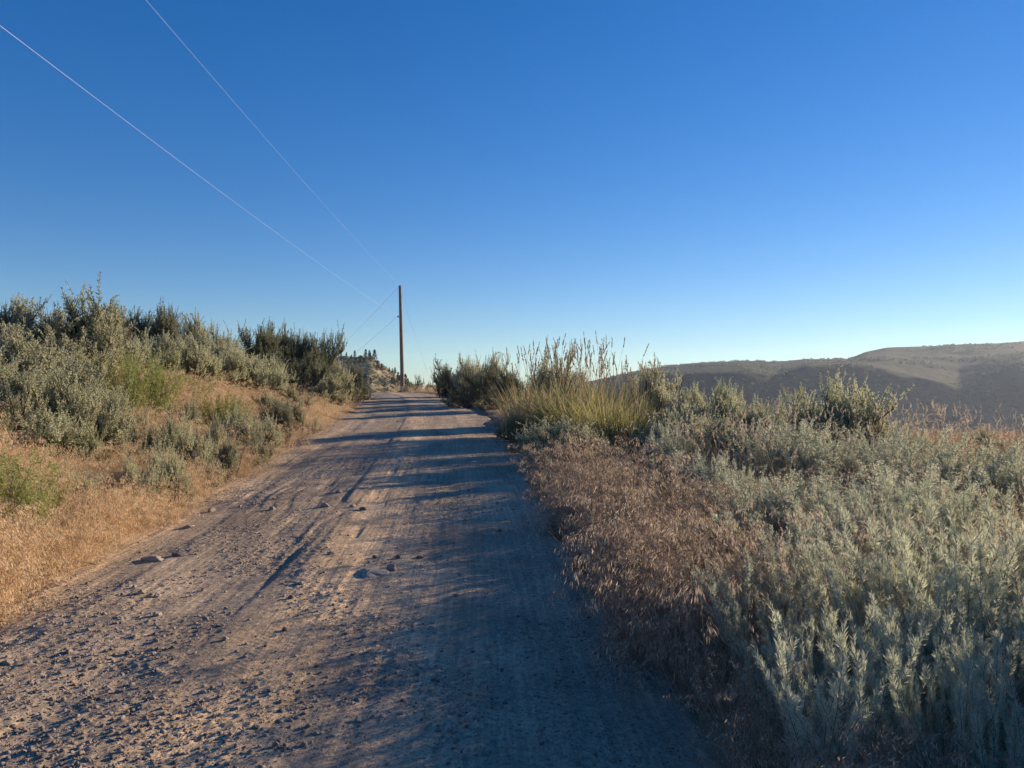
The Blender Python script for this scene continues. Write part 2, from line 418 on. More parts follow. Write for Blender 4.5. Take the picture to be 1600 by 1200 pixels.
def road_z(u, y):
    """height of the driving surface; u across from the centre line"""
    z = zr(y) + 0.035 * (1 - (u / 2.3) ** 2)
    wob = 0.10 * vnoise(y * 0.35, u * 0, 21) + 0.04 * vnoise(y * 1.3, u * 0, 22)
    v = u + wob
    # raised strip between the wheel ruts: crisp drop on its left side
    z = z + (0.028 - 0.016 * sstep(6, 12, y)) * sstep(-0.30, -0.20, v) * (1 - sstep(0.05, 0.55, v)) * np.clip(0.62 + 1.5 * vnoise(y * .6, y * 0, 23), 0.12, 1.2)
    z = z - 0.010 * np.exp(-((v + 0.55) / 0.28) ** 2) - 0.006 * np.exp(-((v - 0.95) / 0.26) ** 2)
    z = z + 0.007 * np.exp(-((v - 1.4) / 0.12) ** 2) + 0.010 * np.exp(-((v + 1.30) / 0.12) ** 2) * (0.6 + vnoise(y * .8, y * 0, 24))
    z = z - 0.010 * np.exp(-((v + 1.65) / 0.25) ** 2)
    x = u + cx(y)
    z = z + (0.5 + 0.5 * (1 - sstep(9, 18, y))) * (0.020 * fbm(x * 0.9, y * 0.5, 3, 31) + 0.008 * fbm(x * 5, y * 3, 3, 32))
    rough = sstep(-0.12, 0.22, fbm(x * 1.4, y * 0.9, 3, 33) + 0.22 * np.exp(-((u + 0.9) / 0.6) ** 2) + 0.1 * np.exp(-((u - .5) / .4) ** 2))
    near = 1 - sstep(25, 45, y)
    lump = fbm(x * 26, y * 26, 2, 34)
    z = z + near * rough * (0.007 * np.clip(lump, 0.02, 1) + 0.008 * np.clip(fbm(x * 41, y * 41, 2, 35), -.1, 1) + 0.005 * vnoise(x * 80, y * 80, 44))
    z = z + near * 0.0035 * fbm(x * 40, y * 40, 2, 36)
    # small potholes, and streaks that run along the road
    z = z - near * 0.012 * sstep(0.30, 0.45, vnoise(x * 2.3, y * 1.5, 37)) * (u < 0.3)
    z = z + near * (1 - 0.75 * sstep(9, 18, y)) * (0.010 * vnoise(u * 14 + 2 * vnoise(u, y, 41), y * 0.5, 38) + 0.012 * vnoise(u * 5, y * 0.45, 40)
                    - 0.012 * sstep(0.22, 0.4, vnoise(u * 4.5 + vnoise(u, y, 42), y * 0.9, 43)) * (u < 0.2))
    # pressed tyre tread in the smooth strips
    tread = np.sin((y * 1.0 + np.abs(((v - 0.13) % 0.22) - 0.11) * 0.9) * 2 * math.pi / 0.052)
    strip = sstep(0.02, 0.06, v) * (1 - sstep(0.26, 0.3, v)) + sstep(-1.95, -1.9, v) * (1 - sstep(-1.7, -1.66, v)) + 0.7 * sstep(0.80, 0.84, v) * (1 - sstep(1.05, 1.1, v))
    z = z + near * 0.0018 * np.clip(tread * 1.5, -1, 1) * strip * (vnoise(x * 2, y * 1.2, 39) > -0.15)
    return z
ys = [0.5]
while ys[-1] < 78:
    y = ys[-1]; ys.append(y + (0.03 if y < 2.3 else 0.0115 if y < 7 else 0.0115 * (y / 7) ** 1.55))
ys = np.array(ys)
us = np.concatenate([np.arange(-2.9, -2.5, 0.03), np.arange(-2.5, 1.0, 0.0125), np.arange(1.0, 2.9, 0.016)])
U, Yr = np.meshgrid(us, ys)
Zr = road_z(U, Yr)
Zr = Zr - 0.10 * sstep(2.35, 2.8, np.abs(U))
tag(link('dirt_road', grid_mesh('dirt_road', U + cx(Yr), Yr, Zr, road_mat(), U)), kind='structure')
# the part of the road behind and under the camera
ys2 = np.arange(-14, 0.51, 0.1); U2, Y2 = np.meshgrid(us[::6], ys2)
tag(link('dirt_road', grid_mesh('dirt_road_back', U2 + cx(Y2), Y2, road_z(U2, Y2) - 0.10 * sstep(2.35, 2.8, np.abs(U2)), bpy.data.materials['dirt_and_gravel'], U2)), kind='structure')

def surf(x, y):
    u = x - float(cx(y)); g = h1(x, y)
    if abs(u) < 2.6 and y < 77:
        return max(g, float(road_z(np.array([u]), np.array([y]))[0]) - 0.10 * float(sstep(2.35, 2.8, abs(u))))
    return g

# far hill across the valley, right
tpx = np.array([300, 560, 700, 850, 930, 985, 1040, 1100, 1160, 1215, 1260, 1325, 1352, 1385, 1420, 1450, 1500, 1560, 1600, 1750, 1950, 2300, 2900])
tpy = np.array([640, 634, 626, 608, 594, 582, 572, 567, 564, 565, 561, 561, 550, 543, 541.5, 541, 538, 536, 533.5, 527, 535, 520, 560])
lpy = np.array([660, 655, 650, 625, 612, 600, 588, 583, 581, 590, 575, 573, 577, 582, 590, 594, 604, 592, 583, 590, 585, 590, 600])
tt = np.linspace(-0.45, 1.75, 700); yy = np.concatenate([np.linspace(420, 1300, 330), np.linspace(1310, 2400, 60)])
T, YY = np.meshgrid(tt, yy)
pxs = 800 + F * T
ztop = 1.6 + (HORIZON - np.interp(pxs, tpx, tpy)) / F * 1280
XX = T * YY
lipy = 900 + 60 * fbm(XX / 230, YY / 900, 2, 51)
zlip = 1.6 + (HORIZON - np.interp(pxs, tpx, lpy)) / F * 930
s1 = np.clip((YY - lipy) / (1280 - lipy), 0, 1)
up = zlip + (ztop - zlip) * s1 ** 0.9 + 5 * fbm(XX / 130, YY / 130, 3, 52) * (1 - s1 ** 6)
fall = (lipy - YY)
gully = np.abs(fbm(XX / 120 + 0.15 * fbm(XX / 40, YY / 40, 2, 3), YY / 520, 3, 53))
dn = zlip - 0.85 * np.sqrt(fall.clip(0) ** 2 + 20 ** 2) + 0.85 * 20 + 7 * gully * sstep(20, 200, fall) + 2.5 * fbm(XX / 50, YY / 70, 4, 54)
Zh = np.where(YY > lipy, up, dn + (up - zlip) * np.exp(-fall.clip(0) / 30) * 0.9)
Zh = np.where(YY > 1280, ztop - (YY - 1280) * 0.10, Zh)
Zh = Zh + 0.5 * fbm(XX / 14, YY / 14, 3, 55)
Zh = np.maximum(Zh, -119)
hm = hill_mat('far_hillside', (0.028, 0.033, 0.022), (0.047, 0.052, 0.033), (0.08, 0.082, 0.052), (0.018, 0.023, 0.015), 0.012, 0.16)
tag(link('valley_hill', grid_mesh('valley_hill', XX, YY, Zh, hm)), kind='structure')

# near hill with rocks and pines, left of the pole
HD = 450.0
qpx = np.array([0, 200, 400, 500, 530, 560, 578, 590, 600, 612, 625, 640, 655, 680, 720, 800])
qpy = np.array([640, 610, 575, 559, 557.5, 558, 559, 566, 572, 581, 590, 599, 606, 613, 622, 645])
tt = np.linspace(-0.9, 0.05, 420); yy = np.linspace(240, 640, 240)
T2, Y2h = np.meshgrid(tt, yy)
zt = 1.6 + (HORIZON - np.interp(800 + F * T2, qpx, qpy)) / F * HD
X2h = T2 * Y2h
def rockz(Xa, Ya, zt):
    f = HD - Ya
    z = np.where(f > 0, zt - 0.36 * (np.sqrt(f * f + 100) - 10) + 5 * sstep(5, 60, f) * fbm(Xa / 22, Ya / 26, 4, 61) + 6 * np.abs(fbm(Xa / 30, Ya / 90, 2, 65)) * sstep(10, 70, f), zt + 0.20 * f)
    return z + 0.8 * fbm(Xa / 6, Ya / 6, 4, 62, 0.6)
Z2h = rockz(X2h, Y2h, zt)
Z2h = Z2h - 60 * sstep(0, 1, (T2 + 0.0) / 0.05)
nm = hill_mat('rocky_hillside', (0.13, 0.10, 0.065), (0.24, 0.19, 0.12), (0.36, 0.28, 0.18), (0.07, 0.07, 0.045), 0.035, 0.30)
tag(link('rocky_hill', grid_mesh('rocky_hill', X2h, Y2h, np.maximum(Z2h, -119), nm)), kind='structure')
def hill2(px, D):
    t = (px - 800.0) / F; z = 1.6 + (HORIZON - np.interp(px, qpx, qpy)) / F * HD
    return float(rockz(np.array([t * D]), np.array([D]), np.array([z]))[0])

# ------------------------------------------------------------ plant prototypes (mesh data only, 1 m tall)
def unit(v): return v / (np.linalg.norm(v, axis=-1, keepdims=True) + 1e-9)

def path(p0, d0, L, n, rng, wig=0.25, up=0.0):
    pts = [np.array(p0, float)]; d = np.array(d0, float)
    for k in range(n):
        d = unit(d + rng.normal(size=3) * wig / math.sqrt(n) * 1.6 + np.array([0, 0, up / n]))
        pts.append(pts[-1] + d * L / n)
    return np.array(pts), d

def shoot_leaves(fol, pts, nleaf, L, W, rng, spread=0.7, droop=0.0, seg=1, start=0.05, taper=0.4):
    """leaves all the way round a shoot"""
    n = len(pts) - 1
    t = start + (1 - start) * rng.random(nleaf)
    i = np.minimum((t * n).astype(int), n - 1); f = (t * n - i)[:, None]
    P = pts[i] * (1 - f) + pts[i + 1] * f
    ax = unit(pts[i + 1] - pts[i])
    r = rng.normal(size=(nleaf, 3)); r = unit(r - (r * ax).sum(1, keepdims=True) * ax)
    D = unit(ax * (1 - spread * (1 - 0.5 * t[:, None])) + r * spread)
    s = (1 - taper * t) * (0.7 + 0.6 * rng.random(nleaf))
    fol.leaves(P, D, L * s, W * s, rng, droop, seg)

def sage_proto(name, seed, spiky=0.5, dead=0.15, width=0.62, mains=9, dense=1.0):
    rng = np.random.default_rng(seed)
    st = Acc(); fo = Acc()
    lump = rng.random(12) * 0.40 + 0.68
    for m in range(mains):
        az = 2 * math.pi * (m + rng.random() * 0.8) / mains
        lean = rng.random() ** 0.8 * 1.15 + 0.08
        d = np.array([math.cos(az) * math.sin(lean), math.sin(az) * math.sin(lean), math.cos(lean)])
        reach = lump[m % 12] * (0.80 if lean < 0.6 else 0.70)
        b = rng.normal(size=3) * 0.03; b[2] = -0.06
        mp, d1 = path(b, d, reach * 0.62, 5, rng, 0.55, 0.25)
        st.tube(mp, np.linspace(0.022, 0.009, len(mp)) * (0.8 + .5 * rng.random()), 5)
        nsub = int(rng.integers(5, 8))
        for s in range(nsub):
            t = 0.35 + 0.65 * (s + rng.random()) / nsub
            i = min(int(t * 5), 4); p = mp[i] + (mp[i + 1] - mp[i]) * (t * 5 - i)
            az2 = rng.random() * 6.28
            dd = unit(d1 + 0.75 * np.array([math.cos(az2), math.sin(az2), 0.25]) + np.array([0, 0, 0.25]))
            sp, d2 = path(p, dd, reach * (0.22 + 0.22 * rng.random()), 4, rng, 0.5, 0.35)
            st.tube(sp, np.linspace(0.008, 0.0035, len(sp)), 4)
            isdead = rng.random() < dead
            for q in range(int(rng.integers(6, 10) * dense)):
                t2 = 0.25 + 0.75 * rng.random(); i = min(int(t2 * 4), 3); p2 = sp[i] + (sp[i + 1] - sp[i]) * (t2 * 4 - i)
                o = rng.normal(size=3) * 0.45; o[2] = abs(o[2]) * 0.6
                d3 = unit(d2 * 0.45 + o + np.array([0, 0, 0.55 + 0.6 * spiky]))
                L = (0.09 + 0.11 * rng.random()) * (1 + 0.55 * spiky * (rng.random() < 0.4))
                hp, _ = path(p2, d3, L, 3, rng, 0.25, 0.35)
                st.tube(hp, np.linspace(0.0028, 0.001, len(hp)), 3)
                if isdead:
                    if rng.random() < 0.8: continue
                shoot_leaves(fo, hp, int(38 * L / 0.13), 0.026, 0.0082, rng, 0.64, 0, 1, 0.02, 0.45)
    return (st.mesh(name + '_stems', M['bark']), fo, width)

def fol_mesh(fo, name, mat): return fo.mesh(name, mat)

def plume_proto(name, seed, nst=30, lean=0.38, leafL=0.036, leafW=0.0030, sides=9, side_len=0.16, nleaf=70, bare=0.22, droop=0.15, rad_=0.16):
    """many upright leafy stems from one foot"""
    rng = np.random.default_rng(seed); st = Acc(); fo = Acc()
    for s in range(nst):
        az = rng.random() * 6.28; r = rad_ * math.sqrt(rng.random())
        ln = lean * (0.25 + rng.random())
        d = np.array([math.cos(az) * math.sin(ln), math.sin(az) * math.sin(ln), math.cos(ln)])
        L = (0.62 + 0.42 * rng.random()) / max(0.8, math.cos(ln)) * (1 - 0.22 * ln)
        sp, d1 = path([math.cos(az) * r, math.sin(az) * r, -0.04], d, L, 7, rng, 0.22, 0.22)
        st.tube(sp, np.linspace(0.0045, 0.0012, len(sp)), 3)
        shoot_leaves(fo, sp, nleaf, leafL, leafW, rng, 0.68, droop, 2, bare, 0.45)
        for q in range(sides):
            t = 0.3 + 0.62 * (q + rng.random()) / sides
            i = min(int(t * 7), 6); p = sp[i] + (sp[i + 1] - sp[i]) * (t * 7 - i)
            a2 = rng.random() * 6.28
            d2 = unit(d1 * 0.9 + 0.62 * np.array([math.cos(a2), math.sin(a2), 0.1]))
            hp, _ = path(p, d2, side_len * (1.15 - 0.75 * t) * (0.7 + .6 * rng.random()), 3, rng, 0.2, 0.3)
            st.tube(hp, np.linspace(0.002, 0.0008, len(hp)), 3)
            shoot_leaves(fo, hp, int(nleaf * 0.26), leafL * 0.8, leafW, rng, 0.66, droop, 1, 0.05, 0.35)
    return st, fo

def blade(acc, base, az, lean, L, w, rng, seg=5, curl=1.0):
    d = np.array([math.cos(az) * math.sin(lean), math.sin(az) * math.sin(lean), math.cos(lean)])
    side = np.array([-math.sin(az), math.cos(az), 0]) + rng.normal(size=3) * .25
    side = unit(side); pts = []; p = np.array(base, float); a = lean
    for k in range(seg + 1):
        t = k / seg; ww = w * (1 - t ** 2.2) * 0.5 + 0.0003
        pts.append(p - side * ww); pts.append(p + side * ww)
        a = lean + curl * t ** 1.6
        p = p + np.array([math.cos(az) * math.sin(a), math.sin(az) * math.sin(a), math.cos(a)]) * L / seg
    i = np.arange(seg)[:, None] * 2
    acc.add(pts, np.concatenate([i, i + 1, i + 3, i + 2], 1))

def rye_proto(name, seed, nb=420, nc=20, bm_='rye'):
    rng = np.random.default_rng(seed); bl = Acc(); cu = Acc(); hd = Acc()
    for k in range(nb):
        az = rng.random() * 6.28; r = 0.20 * math.sqrt(rng.random())
        blade(bl, (math.cos(az) * r, math.sin(az) * r, -0.03), az + rng.normal() * .6, 0.06 + 0.62 * rng.random() ** 1.2,
              0.55 + 0.55 * rng.random(), 0.009 + .006 * rng.random(), rng, 5, 0.2 + 1.5 * rng.random() ** 1.6)
    for k in range(nc):
        az = rng.random() * 6.28; r = 0.16 * math.sqrt(rng.random()); ln = 0.02 + 0.24 * rng.random()
        d = np.array([math.cos(az) * math.sin(ln), math.sin(az) * math.sin(ln), math.cos(ln)])
        L = 0.98 + 0.38 * rng.random()
        sp, d1 = path([math.cos(az) * r, math.sin(az) * r, 0], d, L, 6, rng, 0.09, 0.05)
        cu.tube(sp, np.linspace(0.0035, 0.0016, 7), 3)
        hp, _ = path(sp[-1] - d1 * 0.02, d1, 0.14 + 0.06 * rng.random(), 4, rng, 0.06, -0.05)
        shoot_leaves(hd, hp, 60, 0.028, 0.009, rng, 0.30, 0, 1, 0.0, 0.3)
    return bl.mesh(name + '_blades', M[bm_]), cu.mesh(name + '_stalks', M['straw']), hd.mesh(name + '_heads', M['rye_head'])

def cheat_proto(name, seed, mat, nst=13, hgt=0.42, spike=17, basal=22):
    rng = np.random.default_rng(seed); a = Acc()
    for s in range(nst):
        az = rng.random() * 6.28; r = 0.13 * math.sqrt(rng.random()); ln = 0.05 + 0.5 * rng.random()
        d = np.array([math.cos(az) * math.sin(ln), math.sin(az) * math.sin(ln), math.cos(ln)])
        L = hgt * (0.65 + 0.5 * rng.random())
        sp, d1 = path([math.cos(az) * r, math.sin(az) * r, -0.02], d, L, 4, rng, 0.2, -0.1)
        a.tube(sp, np.linspace(0.0013, 0.0007, 5), 3)
        # nodding one-sided panicle
        side = np.array([math.cos(az + rng.normal() * .5), math.sin(az + rng.normal() * .5), 0])
        pp = [sp[-1]]; dd = d1
        for k in range(5):
            dd = unit(dd + side * 0.33 + np.array([0, 0, -0.34])); pp.append(pp[-1] + dd * 0.024)
        pp = np.array(pp); a.tube(pp, np.linspace(0.0008, 0.0005, 6), 3)
        t = np.sort(rng.random(spike)) * 4.99; i = t.astype(int); f = (t - i)[:, None]
        P = pp[i] * (1 - f) + pp[i + 1] * f
        off = unit(rng.normal(size=(spike, 3)) + side * 1.0 + np.array([0, 0, -0.6])) * (0.008 + 0.022 * rng.random((spike, 1)))
        D = unit(off * 16 + side * 0.25 + np.array([0, 0, -0.75]))
        a.leaves(P + off, D, 0.020 + 0.014 * rng.random(spike), 0.0034 + 0.002 * rng.random(spike), rng, 0, 1)
    for s in range(basal):
        az = rng.random() * 6.28; r = 0.15 * math.sqrt(rng.random())
        blade(a, (math.cos(az) * r, math.sin(az) * r, -0.02), az, 0.1 + 0.8 * rng.random(), hgt * (0.3 + .45 * rng.random()), 0.0028, rng, 3, 0.6)
    return a.mesh(name, mat)

def drygrass_proto(name, seed, mat, headmat, nst=9, hgt=0.75):
    """tall thin straw stems with pale feathery heads"""
    rng = np.random.default_rng(seed); a = Acc(); h = Acc()
    for s in range(nst):
        az = rng.random() * 6.28; r = 0.10 * math.sqrt(rng.random()); ln = 0.03 + 0.35 * rng.random()
        d = np.array([math.cos(az) * math.sin(ln), math.sin(az) * math.sin(ln), math.cos(ln)])
        sp, d1 = path([math.cos(az) * r, math.sin(az) * r, -0.02], d, hgt * (.6 + .5 * rng.random()), 6, rng, 0.16, 0.0)
        a.tube(sp, np.linspace(0.0018, 0.0008, 7), 3)
        hp, _ = path(sp[-1], unit(d1 + rng.normal(size=3) * .15), 0.09, 3, rng, 0.25, -0.2)
        shoot_leaves(h, hp, 30, 0.020, 0.0026, rng, 0.36, 0, 1, 0, 0.3)
    for s in range(26):
        az = rng.random() * 6.28; r = 0.12 * math.sqrt(rng.random())
        blade(a, (math.cos(az) * r, math.sin(az) * r, -0.02), az, 0.1 + 0.5 * rng.random(), hgt * (0.35 + .4 * rng.random()), 0.003, rng, 4, 0.9)
    ms = a.mesh(name, [mat, headmat]); hm_ = h.mesh(name + 'h', headmat)
    return ms, hm_

def stone_mesh(name, seed, mat, sub=3, flat=0.7, rough=0.18):
    import bmesh
    bm = bmesh.new(); bmesh.ops.create_icosphere(bm, subdivisions=sub, radius=1.0)
    rng = np.random.default_rng(seed)
    co = np.array([v.co[:] for v in bm.verts])
    for k in range(7):                     # shear off facets
        nrm = unit(rng.normal(size=3)); c = 0.62 + 0.25 * rng.random()
        e = co @ nrm - c; co = co - np.where(e > 0, e, 0)[:, None] * nrm * 0.85
    co += (rough * fbm(co[:, 0] * 1.8 + seed, co[:, 1] * 1.8 + co[:, 2] * 1.3, 3, seed))[:, None] * unit(co)
    co *= np.array([1.0, 0.72 + .2 * rng.random(), flat])
    for v, c in zip(bm.verts, co): v.co = c
    for f in bm.faces: f.smooth = True
    me = bpy.data.meshes.new(name); bm.to_mesh(me); bm.free(); me.materials.append(mat)
    return me

# ------------------------------------------------------------ placing plants as single things
PROTO = {}
def sage_kind(kind, mat, seeds, **kw):
    L = []
    for s in seeds:
        st, fo, w = sage_proto('%s_%d' % (kind, s), s, **kw)
        L.append((('stems', st), ('foliage', fo.mesh('%s_leaves_%d' % (kind, s), mat))))
    PROTO[kind] = L
sage_kind('sage', M['sage'], (1, 2, 3, 4), spiky=0.15, mains=13, dense=1.75, dead=0.08)
sage_kind('sage_pale', M['sage_pale'], (5, 6, 7), spiky=0.55, mains=14, dense=1.8, dead=0.03)
sage_kind('sage_dark', M['sage_dark'], (8, 9, 10), spiky=0.05, mains=13, dense=1.8, dead=0.1)
def plume_kind(kind, mat, seeds, **kw):
    L = []
    for s in seeds:
        st, fo = plume_proto(kind, s, **kw)
        L.append((('stems', st.mesh(kind + '_stems_%d' % s, M['twig'])), ('foliage', fo.mesh(kind + '_leaves_%d' % s, mat))))
    PROTO[kind] = L
plume_kind('plume', M['plume'], (21, 22, 23), nst=64, leafL=0.042, leafW=0.0062, nleaf=110, sides=11, lean=0.55)
plume_kind('plume_near', M['plume'], (28, 29, 30, 36), nst=34, leafL=0.058, leafW=0.0040, nleaf=270, sides=3, side_len=0.12, lean=0.46, droop=-0.12, bare=0.25, rad_=0.20)
plume_kind('green', M['green'], (24, 25), nst=70, lean=0.5, leafL=0.05, leafW=0.0095, sides=7, nleaf=80, bare=0.2)
plume_kind('weed', M['weed'], (26, 27), nst=40, lean=1.1, leafL=0.06, leafW=0.016, sides=5, nleaf=34, bare=0.05, rad_=0.3)
PROTO['rye'] = []
for s in (31, 32, 33):
    b, c, h = rye_proto('rye_%d' % s, s)
    PROTO['rye'].append((('blades', b), ('stalks', c), ('seed_heads', h)))
PROTO['rye_tan'] = []
for s in (34, 35):
    b, c, h = rye_proto('rye_tan_%d' % s, s, 380, 24, 'rye_tan')
    PROTO['rye_tan'].append((('blades', b), ('stalks', c), ('seed_heads', h)))
def flower_head_mesh():
    rng = np.random.default_rng(44); hd = Acc(); r = 0.021
    hd.tube([[0, 0, z * r] for z in (-0.7, -0.3, 0.3, 0.8)], [r * .35, r, r * .95, r * .3], 7)
    nf = sum(len(f) for f in hd.f[4])
    n = 14; q = unit(rng.normal(size=(n, 3)) * [1, 1, .1]); hd.leaves(np.zeros((n, 3)), q, 0.034, 0.011, rng, 0, 1)
    me = hd.mesh('flower_head', [M['dark_head'], M['straw']])
    mi = np.zeros(len(me.polygons), np.int32); mi[nf:] = 1; me.polygons.foreach_set('material_index', mi)
    return me
FH = flower_head_mesh(); HEADS = []
def flower_proto(seed):
    rng = np.random.default_rng(seed); st = Acc(); hs = []
    for s in range(17):
        az = rng.random() * 6.28; ln = 0.05 + 0.5 * rng.random()
        d = np.array([math.cos(az) * math.sin(ln), math.sin(az) * math.sin(ln), math.cos(ln)])
        sp, d1 = path([0.1 * math.cos(az), 0.1 * math.sin(az), -0.02], d, 0.65 + 0.4 * rng.random(), 6, rng, 0.2, 0.2)
        st.tube(sp, np.linspace(0.003, 0.0015, 7), 3); hs.append((sp[-1], d1))
        shoot_leaves(st, sp, 16, 0.05, 0.006, rng, 0.6, 0.3, 1, 0.05, .4)
    HEADS.append(hs)
    return (('stems', st.mesh('flower_stems', M['straw'])),)
PROTO['flower'] = [flower_proto(41), flower_proto(42)]
def bare_proto(seed):
    rng = np.random.default_rng(seed); st = Acc()
    def br(p, d, L, r, depth):
        sp, d1 = path(p, d, L, 4, rng, 0.35, 0.15); st.tube(sp, np.linspace(r, r * .55, 5), 4)
        if depth == 0: return
        for k in range(4):
            t = 0.4 + .6 * rng.random(); i = min(int(t * 4), 3)
            br(sp[i], unit(d1 + rng.normal(size=3) * .55 + np.array([0, 0, .15])), L * .62, r * .5, depth - 1)
    for k in range(6):
        a = k * 1.05 + rng.random(); br([0, 0, -.03], unit(np.array([math.cos(a) * .5, math.sin(a) * .5, 1])), 0.36, 0.02, 3)
    return (('branches', st.mesh('bare_branches', M['twig'])),)
PROTO['bare'] = [bare_proto(51), bare_proto(52)]
def bounds(me):
    c = np.empty(len(me.vertices) * 3, np.float32); me.vertices.foreach_get('co', c); c = c.reshape(-1, 3)
    r = np.hypot(c[:, 0], c[:, 1])
    return np.percentile(c[:, 2], 99.7), np.percentile(r, 92)
SIZE = {}
for k, L in PROTO.items():
    SIZE[k] = [bounds(pr[-1][1] if k not in ('rye', 'rye_tan') else pr[0][1]) for pr in L]
NAME = {'plume_near': 'soft_sagebrush', 'sage': 'sagebrush', 'sage_pale': 'sagebrush', 'sage_dark': 'sagebrush', 'plume': 'soft_sagebrush', 'green': 'green_shrub',
        'weed': 'weed_clump', 'rye': 'tall_bunchgrass', 'rye_tan': 'tall_bunchgrass', 'flower': 'dried_wildflower', 'bare': 'bare_shrub'}
CAT = {'plume_near': 'sagebrush', 'sage': 'sagebrush', 'sage_pale': 'sagebrush', 'sage_dark': 'sagebrush', 'plume': 'sagebrush', 'green': 'shrub',
       'weed': 'weed', 'rye': 'grass clump', 'rye_tan': 'grass clump', 'flower': 'wildflower', 'bare': 'shrub'}
PR = random.Random(7)
PLANTED = []
def plant(kind, x, y, h, w, label, group=None, var=None, rz=None):
    k = PR.randrange(len(PROTO[kind])) if var is None else var % len(PROTO[kind])
    zmax, rmax = SIZE[kind][k]
    e = bpy.data.objects.new(NAME[kind], None); COL.objects.link(e); e.empty_display_size = 0.2
    e.location = (x, y, surf(x, y)); e.rotation_euler = (0, 0, PR.random() * 6.28 if rz is None else rz)
    if kind.startswith('plume'): h *= PR.uniform(0.9, 1.25)
    if kind.startswith('sage'): w = max(w, h * (0.72 if x < 0 else 0.85))
    sx = w / (2 * rmax); e.scale = (sx, sx, h / zmax)
    tag(e, label, CAT[kind], group)
    for nm, me in PROTO[kind][k]: link(nm, me, e)
    if kind == 'flower':
        for c, d in HEADS[k]:
            q = link('flower_head', FH, e, Vector(c)); q.rotation_euler = Vector(d).to_track_quat('Z', 'Y').to_euler()
            q.scale = (1 / sx * .8, 1 / sx * .8, 1 / (h / zmax) * .8)
    PLANTED.append((x, y, w / 2))
    return e
def plant_px(kind, px, D, top, wpx, label, group=None, **kw):
    p = at(px, D, top); g = surf(p.x, p.y)
    h = max(0.25, p.z - g)
    grow = {'sage': 1.0 if px < 620 else 1.1, 'sage_pale': 1.12 if px < 620 else 1.3, 'sage_dark': 1.25, 'plume': 1.3, 'plume_near': 1.45, 'rye': 1.4, 'rye_tan': 1.4}.get(kind, 1.0)
    return plant(kind, p.x, p.y, h, wpx / F * D * grow, label, group, **kw)

